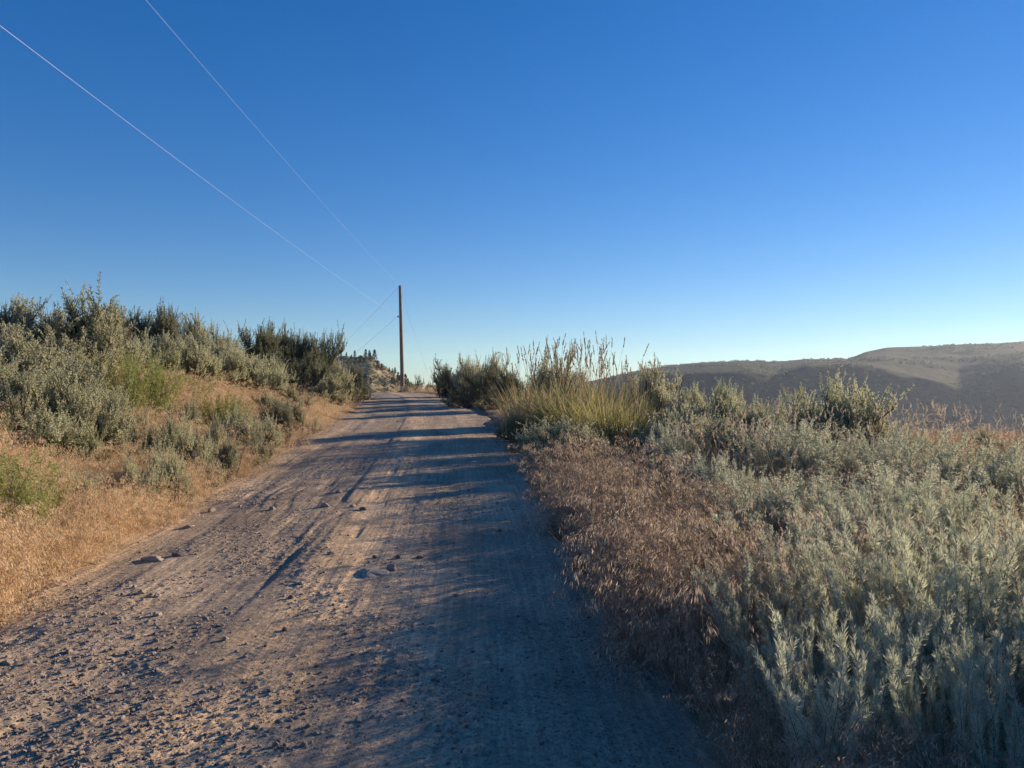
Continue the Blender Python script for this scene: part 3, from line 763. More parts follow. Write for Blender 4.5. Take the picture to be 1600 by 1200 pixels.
GL = 'sagebrush on the left bank'
GR = 'sagebrush in the right field'
LIST = [
 # left bank: kind, px, depth, top py, width px, label, group
 ('sage', 105, 14.0, 458, 190, 'tallest sagebrush on the left skyline, spiky top pointing at the sky', GL),
 ('sage', 12, 13.5, 466, 140, 'grey sagebrush on the skyline at the left picture edge', GL),
 ('sage', 65, 11.0, 515, 180, 'wide twiggy sagebrush just below the tallest skyline sagebrush', GL),
 ('sage_pale', 8, 9.6, 548, 170, 'pale sagebrush halfway down the bank at the left picture edge', GL),
 ('sage', 105, 9.6, 578, 150, 'rounded grey sagebrush on the bank below the green shrubs', GL),
 ('sage_pale', 45, 8.9, 634, 150, 'silvery sagebrush nearest the camera on the left bank, with upright tips', GL),
 ('sage', 190, 10.2, 620, 115, 'fine-twigged fan-shaped sagebrush beside the golden grass on the bank', GL),
 ('sage', 100, 12.0, 545, 90, 'dense sagebrush left of the green shrubs on the bank', GL),
 ('green', 182, 12.0, 548, 95, 'larger bright green shrub on the upper left bank', 'green shrubs on the left bank'),
 ('green', 240, 13.2, 550, 80, 'smaller green shrub right of the larger green shrub', 'green shrubs on the left bank'),
 ('sage_pale', 195, 17.0, 517, 85, 'pale spiky sagebrush right behind the green shrubs', GL),
 ('sage_pale', 250, 18.5, 520, 85, 'second pale sagebrush in the band below the skyline', GL),
 ('sage_pale', 300, 19.5, 528, 80, 'middle pale sagebrush in the band below the skyline', GL),
 ('sage_pale', 345, 21.0, 537, 80, 'fourth pale sagebrush in the band below the skyline', GL),
 ('sage_pale', 385, 22.5, 548, 75, 'pale sagebrush below the dark skyline clump, left of its lowest neighbour', GL),
 ('sage_pale', 420, 24.0, 560, 65, 'lowest pale sagebrush at the right end of the band', GL),
 ('sage_dark', 175, 20.0, 492, 60, 'dark low sagebrush on the skyline next to the tallest sagebrush', GL),
 ('sage_dark', 205, 21.0, 478, 70, 'dark rounded sagebrush on the skyline, left of a pair', GL),
 ('sage_dark', 243, 21.0, 480, 65, 'dark bushy sagebrush on the skyline, right of a pair', GL),
 ('sage', 285, 24.0, 500, 60, 'small sagebrush on the skyline between two darker clumps', GL),
 ('sage', 312, 24.0, 490, 75, 'pointed sagebrush on the skyline in the middle of the bank', GL),
 ('sage', 350, 26.0, 512, 60, 'rounded olive sagebrush on the skyline beside the big dark clump', GL),
 ('sage_dark', 395, 28.0, 515, 70, 'left shrub of the big dark clump on the skyline', GL),
 ('sage_dark', 427, 29.0, 508, 50, 'twiggy dark shrub sticking up from the dark clump', GL),
 ('sage_dark', 452, 30.0, 510, 42, 'dark shrub with round top in the middle of the dark clump', GL),
 ('sage_dark', 478, 30.0, 530, 60, 'broad dark shrub low in the dark clump', GL),
 ('sage_dark', 503, 30.0, 518, 56, 'right shrub of the dark clump, leaning out against the sky', GL),
 ('sage_dark', 440, 27.0, 552, 60, 'dark twiggy shrub at the foot of the dark clump, left one', GL),
 ('sage_dark', 490, 28.0, 566, 60, 'dark twiggy shrub at the foot of the dark clump, right one', GL),
 ('sage', 528, 32.0, 562, 50, 'olive sagebrush sloping down beside the rocky hill', GL),
 ('sage_dark', 545, 35.0, 568, 40, 'small dark sagebrush in front of the rocky hill', GL),
 ('sage', 508, 27.0, 585, 70, 'grey sagebrush under the right end of the dark clump', GL),
 ('sage', 540, 33.0, 595, 46, 'low sagebrush at the road bend on the left', GL),
 ('sage_dark', 556, 38.0, 596, 40, 'last dark sagebrush where the road crests on the left', GL),
 ('sage', 458, 23.0, 600, 50, 'small olive sagebrush on the golden grass near the bend', GL),
 ('sage', 425, 19.0, 612, 55, 'small grey sagebrush in the golden grass uphill of the road', GL),
 ('sage', 375, 13.5, 640, 80, 'rounded grey sagebrush standing alone in the golden grass', GL),
 ('sage_dark', 430, 16.5, 628, 50, 'dark little sagebrush right of the lone rounded one', GL),
 ('green', 350, 14.5, 612, 75, 'low green shrub in the golden grass', 'green shrubs on the left bank'),
 ('green', 300, 16.5, 590, 60, 'faint green shrub in the grass below the pale band', 'green shrubs on the left bank'),
 ('sage', 330, 11.5, 650, 60, 'low grey sagebrush left of the lone rounded one', GL),
 ('sage_pale', 270, 10.8, 650, 65, 'pale low sagebrush in the golden grass mid bank', GL),
 ('sage_pale', 315, 10.8, 688, 48, 'small pale sagebrush near the foot of the bank', GL),
 ('sage', 240, 10.6, 668, 45, 'small dark-footed sagebrush beside the fan-shaped one', GL),
 ('sage', 395, 12.9, 676, 48, 'low sagebrush at the foot of the bank beside the road', GL),
 ('sage', 285, 13.2, 625, 60, 'half hidden sagebrush above the pale low one', GL),
 ('green', 14, 6.5, 700, 150, 'bright green leafy shrub at the left road edge', 'green shrubs on the left bank'),
 ('green', 62, 7.0, 755, 70, 'small green shoots in the golden grass by the left road edge', 'green shrubs on the left bank'),
 ('sage', 20, 8.8, 590, 130, 'low grey sagebrush behind the silvery one at the left picture edge', GL),
 ('sage_pale', 128, 9.4, 655, 70, 'pale rounded sagebrush between the silvery and the fan-shaped ones', GL),
 ('sage', 230, 11.5, 640, 70, 'grey-green sagebrush above the fan-shaped one', GL),
 ('sage_pale', 410, 14.5, 650, 60, 'pale little sagebrush close to the lone rounded one', GL),
 ('sage', 470, 19.0, 625, 50, 'little sagebrush near the road where it narrows', GL),
 ('sage', 352, 11.3, 685, 48, 'squat grey sagebrush in the grass close to the road', GL),
 ('sage_pale', 155, 10.5, 600, 90, 'pale sagebrush right below the larger green shrub', GL),
 ('sage_pale', 128, 7.9, 728, 62, 'little pale sagebrush in the dry grass strip beside the road', GL),
 ('sage', 212, 8.7, 712, 62, 'little grey sagebrush near the road edge below the fan-shaped one', GL),
 ('sage_pale', 262, 9.3, 700, 50, 'small pale tuft of sagebrush near the road edge', GL),
 ('green', 95, 7.6, 742, 50, 'thin green shoots in the dry grass right of the bright green shrub', 'green shrubs on the left bank'),
 # right of the road, far
 ('sage_dark', 693, 42.0, 572, 40, 'dark shrub at the crest, nearest the utility pole', GR),
 ('sage_dark', 716, 39.0, 562, 50, 'dark rounded shrub right of the road crest', GR),
 ('sage', 735, 37.0, 556, 50, 'grey sagebrush behind the dark shrubs at the crest', GR),
 ('sage', 762, 34.0, 552, 46, 'tallest sagebrush of the clump at the road crest', GR),
 ('sage_dark', 745, 31.0, 580, 70, 'wide dark shrub low beside the road before the crest', GR),
 ('sage_dark', 785, 28.0, 575, 60, 'dark shrub between the crest clump and the tall bunchgrass', GR),
 ('sage', 870, 21.0, 545, 62, 'olive sagebrush rising behind the tall bunchgrass', GR),
 ('sage_dark', 905, 22.0, 580, 70, 'dark sagebrush hidden behind the tall bunchgrass', GR),
 ('sage', 1030, 19.0, 566, 66, 'dark olive sagebrush right of the tall bunchgrass, against the far hill', GR),
 ('sage', 985, 18.0, 590, 60, 'small sagebrush behind the yellow bunchgrass', GR),
 # bunchgrass
 ('rye_tan', 820, 18.0, 585, 90, 'leftmost tall bunchgrass, tan with upright seed heads', 'tall bunchgrass right of the road'),
 ('rye_tan', 862, 16.5, 580, 100, 'tall brownish bunchgrass in front of the olive sagebrush', 'tall bunchgrass right of the road'),
 ('rye', 905, 15.0, 588, 110, 'middle clump of tall green bunchgrass', 'tall bunchgrass right of the road'),
 ('rye', 950, 13.8, 600, 110, 'yellow-green bunchgrass nearest the road', 'tall bunchgrass right of the road'),
 ('rye', 985, 13.5, 612, 80, 'bright yellow bunchgrass at the right end of the row', 'tall bunchgrass right of the road'),
 ('rye_tan', 935, 17.0, 578, 90, 'tall seeding bunchgrass at the back of the row', 'tall bunchgrass right of the road'),
 ('sage_pale', 872, 12.6, 655, 90, 'bluish sagebrush at the foot of the bunchgrass, nearest the road', GR),
 ('sage', 812, 17.0, 640, 60, 'low sagebrush left of the bunchgrass by the road', GR),
 ('sage', 920, 11.6, 668, 70, 'low grey sagebrush in front of the yellow-green bunchgrass', GR),
 # right field
 ('sage_pale', 1090, 15.0, 606, 50, 'leftmost pale sagebrush of the row under the far hill', GR),
 ('sage_pale', 1125, 14.0, 602, 60, 'second pale sagebrush of the row under the far hill', GR),
 ('sage_pale', 1165, 13.4, 612, 65, 'third pale sagebrush of the row under the far hill', GR),
 ('sage_pale', 1205, 13.0, 622, 55, 'small pale sagebrush right of the row, before the gap', GR),
 ('sage', 1262, 14.5, 608, 60, 'darker sagebrush just left of the big fan-shaped one', GR),
 ('sage_pale', 1332, 12.2, 588, 112, 'big fan-shaped silver sagebrush standing against the far hill', GR),
 ('sage_pale', 1290, 12.6, 604, 60, 'pale sagebrush joined to the left side of the big fan-shaped one', GR),
 ('plume', 1215, 9.6, 668, 90, 'soft grey shrub in the dry grass below the fan-shaped sagebrush', GR),
 ('plume', 1330, 9.0, 683, 150, 'wide soft grey mound in the middle of the right field', GR),
 ('plume', 1270, 9.6, 680, 80, 'soft grey shrub joined to the wide mound', GR),
 ('plume', 1500, 8.0, 688, 150, 'soft grey mound near the right edge below the orange grass', GR),
 ('plume', 1590, 7.5, 695, 130, 'hazy soft shrub on the right picture edge below the orange grass', GR),
 ('plume', 1040, 11.0, 672, 60, 'thin soft shrub in the brown grass right of the bunchgrass', GR),
 ('plume', 1145, 7.6, 735, 70, 'small upright soft shrub in the brown grass', GR),
 ('plume', 1205, 6.6, 745, 120, 'left half of the soft grey pair in mid field', GR),
 ('plume', 1290, 6.4, 740, 130, 'right half of the soft grey pair in mid field', GR),
 ('plume_near', 1425, 5.3, 772, 150, 'tall soft shrub behind the foreground plumes', GR),
 ('plume_near', 1540, 5.2, 762, 170, 'tall soft shrub at the right edge behind the foreground plumes', GR),
 ('plume_near', 1330, 4.1, 850, 150, 'foreground soft sage with the leftmost bright plumes', GR),
 ('plume_near', 1425, 3.7, 832, 160, 'foreground soft sage with the tallest central plume', GR),
 ('plume_near', 1530, 3.5, 845, 170, 'foreground soft sage right of the tallest central plume', GR),
 ('plume_near', 1600, 3.9, 820, 150, 'foreground soft sage cut by the right picture edge', GR),
 ('plume_near', 1180, 4.6, 890, 110, 'low soft sage in the brown grass left of the foreground plumes', GR),
 ('plume_near', 1260, 3.1, 985, 100, 'short soft sage in the shaded grass near the bottom', GR),
 ('plume_near', 1465, 2.6, 1000, 110, 'shaded soft sage at the bottom right', GR),
 ('plume_near', 1490, 3.0, 930, 170, 'foreground soft sage in front of the tallest plume, half in shade', GR),
 ('plume_near', 1380, 3.0, 960, 130, 'foreground soft sage low between two taller ones', GR),
 ('plume_near', 1590, 2.8, 950, 160, 'lower foreground soft sage at the right picture edge', GR),
 ('plume_near', 1250, 4.4, 862, 130, 'left-hand foreground soft sage, next to the drooping tan grass', GR),
 ('plume_near', 1370, 4.9, 800, 140, 'soft sage behind the leftmost bright plumes', GR),
 ('plume_near', 1480, 4.4, 800, 150, 'bright soft sage between the central and the right-edge plumes', GR),
 ('plume', 1420, 6.6, 735, 150, 'grey-green soft shrub in the second row near the right', GR),
 ('plume', 1100, 5.9, 800, 90, 'soft grey-green tuft in the brown grass near the road', GR),
 ('plume', 1085, 8.6, 712, 90, 'soft grey tuft behind the dried wildflowers', GR),
 ('plume', 1410, 10.0, 672, 110, 'soft grey mound below the big fan-shaped sagebrush', GR),
 ('sage_pale', 1060, 12.5, 640, 80, 'pale sagebrush in the brown grass just right of the bunchgrass', GR),
 ('sage_pale', 1150, 11.0, 650, 90, 'pale spreading sagebrush in front of the row under the far hill', GR),
 ('plume_near', 1185, 3.9, 900, 130, 'soft sage rising from the dark grass, farthest left in the foreground', GR),
 ('plume_near', 1240, 5.4, 790, 140, 'soft sage between the grey pair and the foreground plumes', GR),
 ('plume_near', 1330, 5.6, 770, 130, 'soft sage right behind the left foreground plumes', GR),
 ('plume_near', 1120, 4.9, 850, 90, 'small soft sage in the brown grass closest to the road', GR),
 ('plume', 1000, 7.0, 790, 70, 'little grey tuft in the brown verge by the road', GR),
 ('plume_near', 1310, 2.7, 1010, 150, 'shaded soft sage at the bottom, left of the other shaded ones', GR),
 ('plume_near', 1560, 2.4, 1030, 170, 'lowest shaded soft sage, in the bottom right corner', GR),
 ('plume_near', 1400, 3.4, 900, 150, 'broad soft sage just in front of the tallest central plume', GR),
 ('plume_near', 1215, 3.4, 935, 130, 'soft sage at the left end of the front row', GR),
 ('green', 1135, 5.6, 860, 60, 'yellowing green shrub with orange tips in the brown grass', None),
 ('flower', 985, 9.6, 705, 60, 'dried wildflower with dark heads, nearest the bunchgrass', 'dried wildflowers beside the road'),
 ('flower', 1030, 9.0, 712, 60, 'dried wildflower with many dark button heads', 'dried wildflowers beside the road'),
 ('flower', 960, 8.6, 735, 50, 'shorter dried wildflower at the road side of its group', 'dried wildflowers beside the road'),
 ('flower', 1060, 8.2, 735, 60, 'dried wildflower at the right of its group', 'dried wildflowers beside the road'),
 ('flower', 1010, 7.8, 750, 50, 'dried wildflower closest to the camera in its group', 'dried wildflowers beside the road'),
 # green weeds on the right road edge
 ('weed', 790, 19.5, 688, 40, 'small dark green weed at the right road edge, farthest', 'green weeds on the right road edge'),
 ('weed', 808, 14.8, 712, 45, 'small dark green weed at the road edge below the bunchgrass', 'green weeds on the right road edge'),
 ('weed', 845, 10.2, 752, 50, 'dark green weed on the road edge, third from the camera', 'green weeds on the right road edge'),
 ('weed', 890, 7.6, 800, 95, 'big dark green weed spilling over the road edge', 'green weeds on the right road edge'),
 ('weed', 925, 6.3, 865, 90, 'dark green weed nearest the camera on the road edge', 'green weeds on the right road edge'),
 ('bare', 655, 58.0, 585, 26, 'bare grey shrub right of the utility pole at the crest', None),
 ('sage', 641, 60.0, 597, 18, 'tiny sagebrush between the pole and the bare shrub', None),
 ('sage', 673, 56.0, 596, 18, 'tiny sagebrush right of the bare shrub', None),
]
for it in LIST: plant_px(*it)
# fill: low bushes that nothing tells apart
def fill(kind, n, box, label, group, hr, wr, seed, left):
    r = random.Random(seed); k = 0; tries = 0
    while k < n and tries < 4000:
        tries += 1
        y = box[2] + (box[3] - box[2]) * r.random() ** 0.8; x = box[0] + (box[1] - box[0]) * r.random()
        u = x - float(cx(y))
        if left and not (u < -HALF - 4.2): continue
        if not left and not (u > HALF + 1.4): continue
        w = r.uniform(*wr)
        if any((x - a) ** 2 + (y - b) ** 2 < (0.55 * (c + w / 2)) ** 2 for a, b, c in PLANTED): continue
        plant(kind, x, y, r.uniform(*hr), w, label, group); k += 1
fill('sage', 46, (-30, -5, 9, 52), 'low sagebrush among others filling in the left bank', 'filler sagebrush on the left bank', (0.5, 1.0), (0.7, 1.3), 3, True)
fill('sage', 26, (-24, -6.5, -3, 9), 'low sagebrush on the left bank close by', 'filler sagebrush on the left bank', (0.6, 1.0), (0.8, 1.3), 4, True)
fill('sage', 26, (2, 26, 13, 34), 'low sagebrush in the dry grass of the right field', 'filler sagebrush in the right field', (0.35, 0.7), (0.5, 1.1), 5, False)
fill('plume', 12, (2.2, 9, 5, 13), 'soft grey shrub among the dry grass of the right field', 'filler soft sagebrush in the right field', (0.4, 0.65), (0.5, 0.9), 6, False)
for qx, qy, qh in ((3.1, 3.15, 1.5), (3.75, 3.7, 1.7), (4.6, 4.3, 1.8), (3.4, 2.7, 1.5), (4.3, 3.3, 1.7), (2.6, 1.7, 1.25), (3.4, 1.6, 1.4), (2.3, 0.6, 1.1), (3.2, 0.4, 1.2), (2.1, -0.6, 1.0)):  # out-of-view shrubs, added and sized to throw shade on the near verge
    plant('sage', qx, qy, qh, 1.35, 'tall unseen sagebrush added past the right edge to shade the foreground', 'unseen sagebrush added for foreground shade')

# ------------------------------------------------------------ grass and gravel: uncountable, one object each
def scatter(name, protos, pts, rot, scl, idx, label, cat):
    colx = bpy.data.collections.new(name + '_sources')
    for i, me in enumerate(protos):
        colx.objects.link(bpy.data.objects.new('%s_src_%02d' % (name, i), me))
    me = bpy.data.meshes.new(name); n = len(pts)
    me.vertices.add(n); me.vertices.foreach_set('co', np.asarray(pts, np.float32).ravel())
    for an, ty, key, val in (('rot', 'FLOAT_VECTOR', 'vector', rot), ('scl', 'FLOAT_VECTOR', 'vector', scl), ('idx', 'INT', 'value', idx)):
        at_ = me.attributes.new(an, ty, 'POINT')
        at_.data.foreach_set(key, np.asarray(val, np.float32 if ty != 'INT' else np.int32).ravel())
    o = link(name, me)
    g = bpy.data.node_groups.new(name, 'GeometryNodeTree')
    g.interface.new_socket('Geometry', in_out='INPUT', socket_type='NodeSocketGeometry')
    g.interface.new_socket('Geometry', in_out='OUTPUT', socket_type='NodeSocketGeometry')
    N = g.nodes; Lk = g.links
    gi = N.new('NodeGroupInput'); go = N.new('NodeGroupOutput')
    ci = N.new('GeometryNodeCollectionInfo'); ci.inputs['Collection'].default_value = colx
    ci.inputs['Separate Children'].default_value = True; ci.inputs['Reset Children'].default_value = True
    ip = N.new('GeometryNodeInstanceOnPoints'); ip.inputs['Pick Instance'].default_value = True
    def na(nm, ty):
        q = N.new('GeometryNodeInputNamedAttribute'); q.data_type = ty; q.inputs['Name'].default_value = nm; return q.outputs[0]
    m2p = N.new('GeometryNodeMeshToPoints')
    Lk.new(gi.outputs[0], m2p.inputs['Mesh']); Lk.new(m2p.outputs[0], ip.inputs['Points'])
    Lk.new(ci.outputs[0], ip.inputs['Instance'])
    Lk.new(na('idx', 'INT'), ip.inputs['Instance Index']); Lk.new(na('rot', 'FLOAT_VECTOR'), ip.inputs['Rotation']); Lk.new(na('scl', 'FLOAT_VECTOR'), ip.inputs['Scale'])
    Lk.new(ip.outputs[0], go.inputs[0])
    md = o.modifiers.new('scatter', 'NODES'); md.node_group = g
    return tag(o, label, cat, kind='stuff')

def cull(x, y, margin=0.06, back=1.2):
    """inside the wedge the photo sees, with a margin that leaves room for a side step and for shade"""
    return (np.abs(x) < (0.70 + margin) * y + back)

def cloud(n, x0, x1, y0, y1, seed, ypow=1.7):
    rng = np.random.default_rng(seed)
    y = y0 + (y1 - y0) * rng.random(n) ** ypow; x = x0 + (x1 - x0) * rng.random(n)
    return x, y, rng

def grass(name, protos, x, y, rng, s0, s1, label, tilt=0.18):
    n = len(x); z = H(x, y)
    sc = s0 + (s1 - s0) * rng.random(n) * (0.8 + 0.5 * (fbm(x * .6, y * .6, 2, 77) + .5))
    rr = x - cx(y) - HALF
    sc = sc * (1 - 0.22 * (rr > 0) * (1 - sstep(2.6, 3.6, y)))
    sc = sc * (1 + 0.40 * (rr > 0) * (y < 14) * sstep(2.8, 4.5, y) * np.exp(-((rr - 0.6) / 0.5) ** 2))
    scatter(name, protos, np.stack([x, y, z], 1), np.stack([rng.normal(size=n) * tilt, rng.normal(size=n) * tilt, rng.random(n) * 6.28], 1),
            np.stack([sc, sc, sc * (0.85 + .3 * rng.random(n))], 1), rng.integers(0, len(protos), n), label, 'grass')

def wedge_points(n, seed, ymin, ymax, left):
    """denser near the camera: uniform in picture area rather than ground area"""
    rng = np.random.default_rng(seed)
    t = rng.random(n); y = 1.0 / (1.0 / ymin ** 0.8 + t * (1.0 / ymax ** 0.8 - 1.0 / ymin ** 0.8)); y = y ** 1.25
    half = 0.80 * y + 1.3
    if left: x = -half + (half + cx(y) - HALF + 0.15) * rng.random(n)
    else:
        lo = cx(y) + HALF - 0.1; x = lo + (half - lo) * rng.random(n)
    return x, y, rng

gold = [cheat_proto('gold_%d' % s, 100 + s, M['cheat_gold'], nst=(13, 20, 8, 16, 10, 24)[s], hgt=(.42, .34, .52, .4, .46, .28)[s], basal=(22, 14, 40, 20, 50, 20)[s]) for s in range(6)]
brown = [cheat_proto('brown_%d' % s, 110 + s, M['cheat_brown'], nst=(6, 22, 12, 17, 9, 14, 26, 4)[s], spike=(26, 14, 20, 17, 24, 10, 18, 12)[s], hgt=(.5, .34, .44, .38, .56, .42, .3, .62)[s], basal=(30, 16, 44, 22, 12, 50, 26, 60)[s]) for s in range(8)]
orange = [cheat_proto('orange_%d' % s, 120 + s, M['cheat_orange']) for s in range(3)]
PL = np.array(PLANTED)
def clear(x, y, f=0.75):
    ok = np.ones(len(x), bool)
    for a, b, c in PL: ok &= (x - a) ** 2 + (y - b) ** 2 > (f * c) ** 2
    return ok
x, y, rng = wedge_points(19000, 1, 4.6, 62, True)
u = x - cx(y); d = -u - HALF
edge_n = 0.25 * vnoise(y * 1.2, x * 0, 90) + 0.15 * vnoise(y * 5, x * 0, 91)
keep = (d > 0.0 + edge_n) & (rng.random(len(x)) < (0.30 + 1.1 * sstep(0.0, 0.7, d)) * (0.5 + 0.6 * sstep(-.2, .12, vnoise(x * 1.6, y * 1.6, 97)))) & (d < 14) & clear(x, y)
x, y = x[keep], y[keep]
grass('golden_cheatgrass', gold, x, y, rng, 0.5, 1.25, 'dry golden cheatgrass covering the left bank', 0.28)
x, y, rng = wedge_points(17000, 2, 1.3, 34, False)
u = x - cx(y); r_ = u - HALF
edge_n = 0.30 * vnoise(y * 1.2, x * 0, 92) + 0.2 * vnoise(y * 5, x * 0, 93)
org = sstep(0, 0.6, (y - 8.0) + 0.6 * (x - 6) + 2.5 * vnoise(x * .5, y * .5, 94)) * (x > 3.5)
keep = clear(x, y, 0.95) & (r_ > 0.05 + 0.22 * (1 - sstep(4, 8, y)) + edge_n) & (rng.random(len(x)) < (0.25 + 1.3 * sstep(0, 0.6, r_)) * (0.45 + 0.75 * sstep(-.15, .15, vnoise(x * 1.1, y * 1.1, 96)))) & (org < 0.5)
grass('brown_cheatgrass', brown, x[keep], y[keep], rng, 0.5, 1.0, 'brownish dry cheatgrass with drooping heads right of the road', 0.28)
keep = (r_ > 0.3) & (org >= 0.5)
grass('orange_cheatgrass', orange, x[keep], y[keep], rng, 0.7, 1.1, 'orange dry cheatgrass on the far side of the right field')
# crest verge grass round the pole
rng = np.random.default_rng(9); n = 1500
x = rng.uniform(-14, 1, n); y = rng.uniform(50, 68, n); u = np.abs(x - cx(y)); k = u > 2.4
grass('crest_grass', gold, x[k], y[k], rng, 0.7, 1.2, 'pale dry grass round the foot of the utility pole')
# tall straw grass with feathery heads
dg = []
for s in range(4):
    a_, b_ = drygrass_proto('dry_%d' % s, 130 + s, M['straw'], M['feather'])
    dg.append((a_, b_))
x, y, rng = wedge_points(1500, 12, 3.2, 26, False)
u = x - cx(y); r_ = u - HALF
k = (r_ > 0.7) & (vnoise(x * .7, y * .7, 95) > 0.05) & clear(x, y, .6)
x, y = x[k], y[k]
qy = rng.uniform(7.5, 12.5, 85); qx = qy * (rng.uniform(1060, 1640, 85) - 800) / F; nt_ = len(x)
x = np.concatenate([x, qx]); y = np.concatenate([y, qy]); n = len(x)
ind = rng.integers(0, 4, n); rot = np.stack([rng.normal(size=n) * .1, rng.normal(size=n) * .1, rng.random(n) * 6.28], 1)
sc = np.where(np.arange(n) >= nt_, 1.15 + .5 * rng.random(n), 0.6 + .5 * rng.random(n))[:, None] * np.ones(3)
pts = np.stack([x, y, H(x, y)], 1)
scatter('tall_dry_grass', [q[0] for q in dg], pts, rot, sc, ind, 'tall thin straw stems standing through the right field', 'grass')
scatter('feathery_seed_heads', [q[1] for q in dg], pts, rot, sc, ind, 'pale feathery seed heads on the tall straw stems', 'grass')

# gravel on the road
peb = [stone_mesh('pebble_%d' % i, 200 + i, (M['stone'], M['stone_pale'], M['stone'], M['stone_dark'], M['stone'], M['stone_pale'])[i], 2, 0.6) for i in range(6)]
rng = np.random.default_rng(15); n = 60000
t = rng.random(n); y = (1 / (1 / 2.2 + t * (1 / 45 - 1 / 2.2)))
u = rng.uniform(-2.4, 2.4, n)
xg = u + cx(y)
dens = 0.07 + 0.75 * sstep(-0.12, 0.22, fbm(xg * 1.4, y * 0.9, 3, 33) + 0.22 * np.exp(-((u + 0.9) / 0.6) ** 2) + 0.1 * np.exp(-((u - .5) / .4) ** 2))
k = rng.random(n) < dens
u, y, xg = u[k], y[k], xg[k]; n = len(u)
sz = 0.003 + 0.013 * rng.random(n) ** 7 + 0.0025 * rng.random(n)
z = np.maximum(road_z(u, y) - 0.10 * sstep(2.35, 2.8, np.abs(u)), H(xg, y)) + sz * 0.15
scatter('gravel', peb, np.stack([xg, y, z], 1), rng.random((n, 3)) * np.array([.5, .5, 6.28]), sz[:, None] * np.ones(3), rng.integers(0, 6, n), 'loose grey and tan gravel scattered over the dirt road', 'gravel')

# ------------------------------------------------------------ single stones
ST = [stone_mesh('stone_%d' % i, 300 + i, (M['stone'], M['stone_pale'], M['stone_dark'])[i % 3], 4, 0.62, 0.24) for i in range(9)]
SR = random.Random(5)
def stone(px, py, wpx, label, group=None, var=0, sink=0.25, flat=1.0, name='stone'):
    p = onground(px, py, surf); r = wpx / F * p.y / 2
    o = link(name, ST[var % 9]); o.location = (p.x, p.y, surf(p.x, p.y) + r * flat * (0.62 - sink * 1.24))
    o.scale = (r, r, r * flat); o.rotation_euler = (SR.uniform(-.2, .2), SR.uniform(-.2, .2), SR.uniform(0, 6.28))
    return tag(o, label, 'stone', group)
G = 'stones on the road'
for a in [
    (582, 896, 66, 'pale flat boulder half buried in the middle of the road', None, 1, 0.62, 0.36, 'half_buried_rock'),
    (612, 890, 22, 'small pale rock touching the half buried boulder', G, 4),
    (243, 874, 46, 'pale flat rock half buried near the left road edge', None, 1, 0.55, 0.42, 'half_buried_rock'),
    (280, 868, 24, 'dark flat stone right of the pale half buried rock', G, 2, .3, .6),
    (246, 962, 14, 'round tan stone alone on bare dirt with a long shadow', G, 3),
    (246, 932, 13, 'tan stone just above the lone round one', G, 6),
    (222, 927, 14, 'pale stone in a loose row of pebbles', G, 4),
    (184, 965, 9, 'small pale stone left of the lone round stone', G, 1),
    (12, 1038, 16, 'grey stone at the left picture edge', G, 0),
    (0, 1036, 12, 'pale stone beside the grey one at the left picture edge', G, 1),
    (108, 1020, 14, 'flat tan stone in the gravel patch', G, 7),
    (400, 1138, 16, 'pale angular stone near the bottom of the road', G, 4),
    (475, 1165, 13, 'pale stone at the bottom of the road, nearest the camera', G, 1),
    (318, 1083, 11, 'tan stone below the rut edge', G, 3),
    (517, 867, 12, 'grey pebble upslope of the boulder', G, 0),
    (585, 872, 10, 'dark pebble right behind the boulder', G, 5),
    (622, 872, 10, 'dark pebble in the tyre strip past the boulder', G, 2),
    (655, 872, 14, 'dark flat stone right of the boulder', G, 5, .3, .6),
    (530, 770, 12, 'pale stone at the edge of the gravel patch up the road', G, 4),
    (508, 792, 14, 'grey stone in the far gravel patch', G, 0),
    (567, 797, 12, 'dark stone near the raised strip', G, 2),
    (551, 792, 10, 'pale stone beside the raised strip', G, 7),
    (330, 800, 14, 'pale flat stone on the left side of the road', G, 1),
    (295, 824, 22, 'wide flat tan stone at the left road edge', G, 3, .4, .5),
    (425, 797, 13, 'tan stone upslope on the left side', G, 6),
    (781, 830, 8, 'tiny dark stone in the shaded lane', G, 2),
    (897, 994, 18, 'shaded grey stone at the right road edge', G, 0),
    (935, 1026, 9, 'small shaded stone nearest the right verge', G, 3),
    (472, 913, 10, 'small tan stone left of the boulder', G, 3),
    (455, 935, 11, 'dark stone down the raised strip', G, 5),
    (445, 985, 10, 'dark pebble on the tyre strip', G, 2),
    (352, 1000, 12, 'brown pebble in the dark rut', G, 6),
    (128, 1040, 10, 'grey pebble in the gravel patch at lower left', G, 0),
]: stone(*a)
for i in range(70):
    px = SR.uniform(10, 800); py = SR.uniform(700, 1180)
    p = onground(px, py, surf)
    if abs(p.x - float(cx(p.y))) > 2.1: continue
    stone(px, py, SR.uniform(4.5, 9) * (0.6 + (py - 620) / 560.), 'small stone lying loose on the dirt road', 'small loose stones on the road', SR.choice((0, 1, 3, 4, 6, 7, 0, 3, 6, 2)), SR.uniform(.1, .35), SR.uniform(.7, 1.1))
# a dry stick by the left verge
a_ = Acc(); sp, _ = path([0, 0, 0.01], [1, .25, 0.04], 0.30, 6, np.random.default_rng(3), 0.2); a_.tube(sp, np.linspace(.008, .004, 7), 6)
p = onground(128, 882, surf); o = link('stick', a_.mesh('stick', M['twig'])); o.location = (p.x - .1, p.y, surf(p.x, p.y) + .008)
tag(o, 'thin dry stick lying at the left road edge', 'stick')

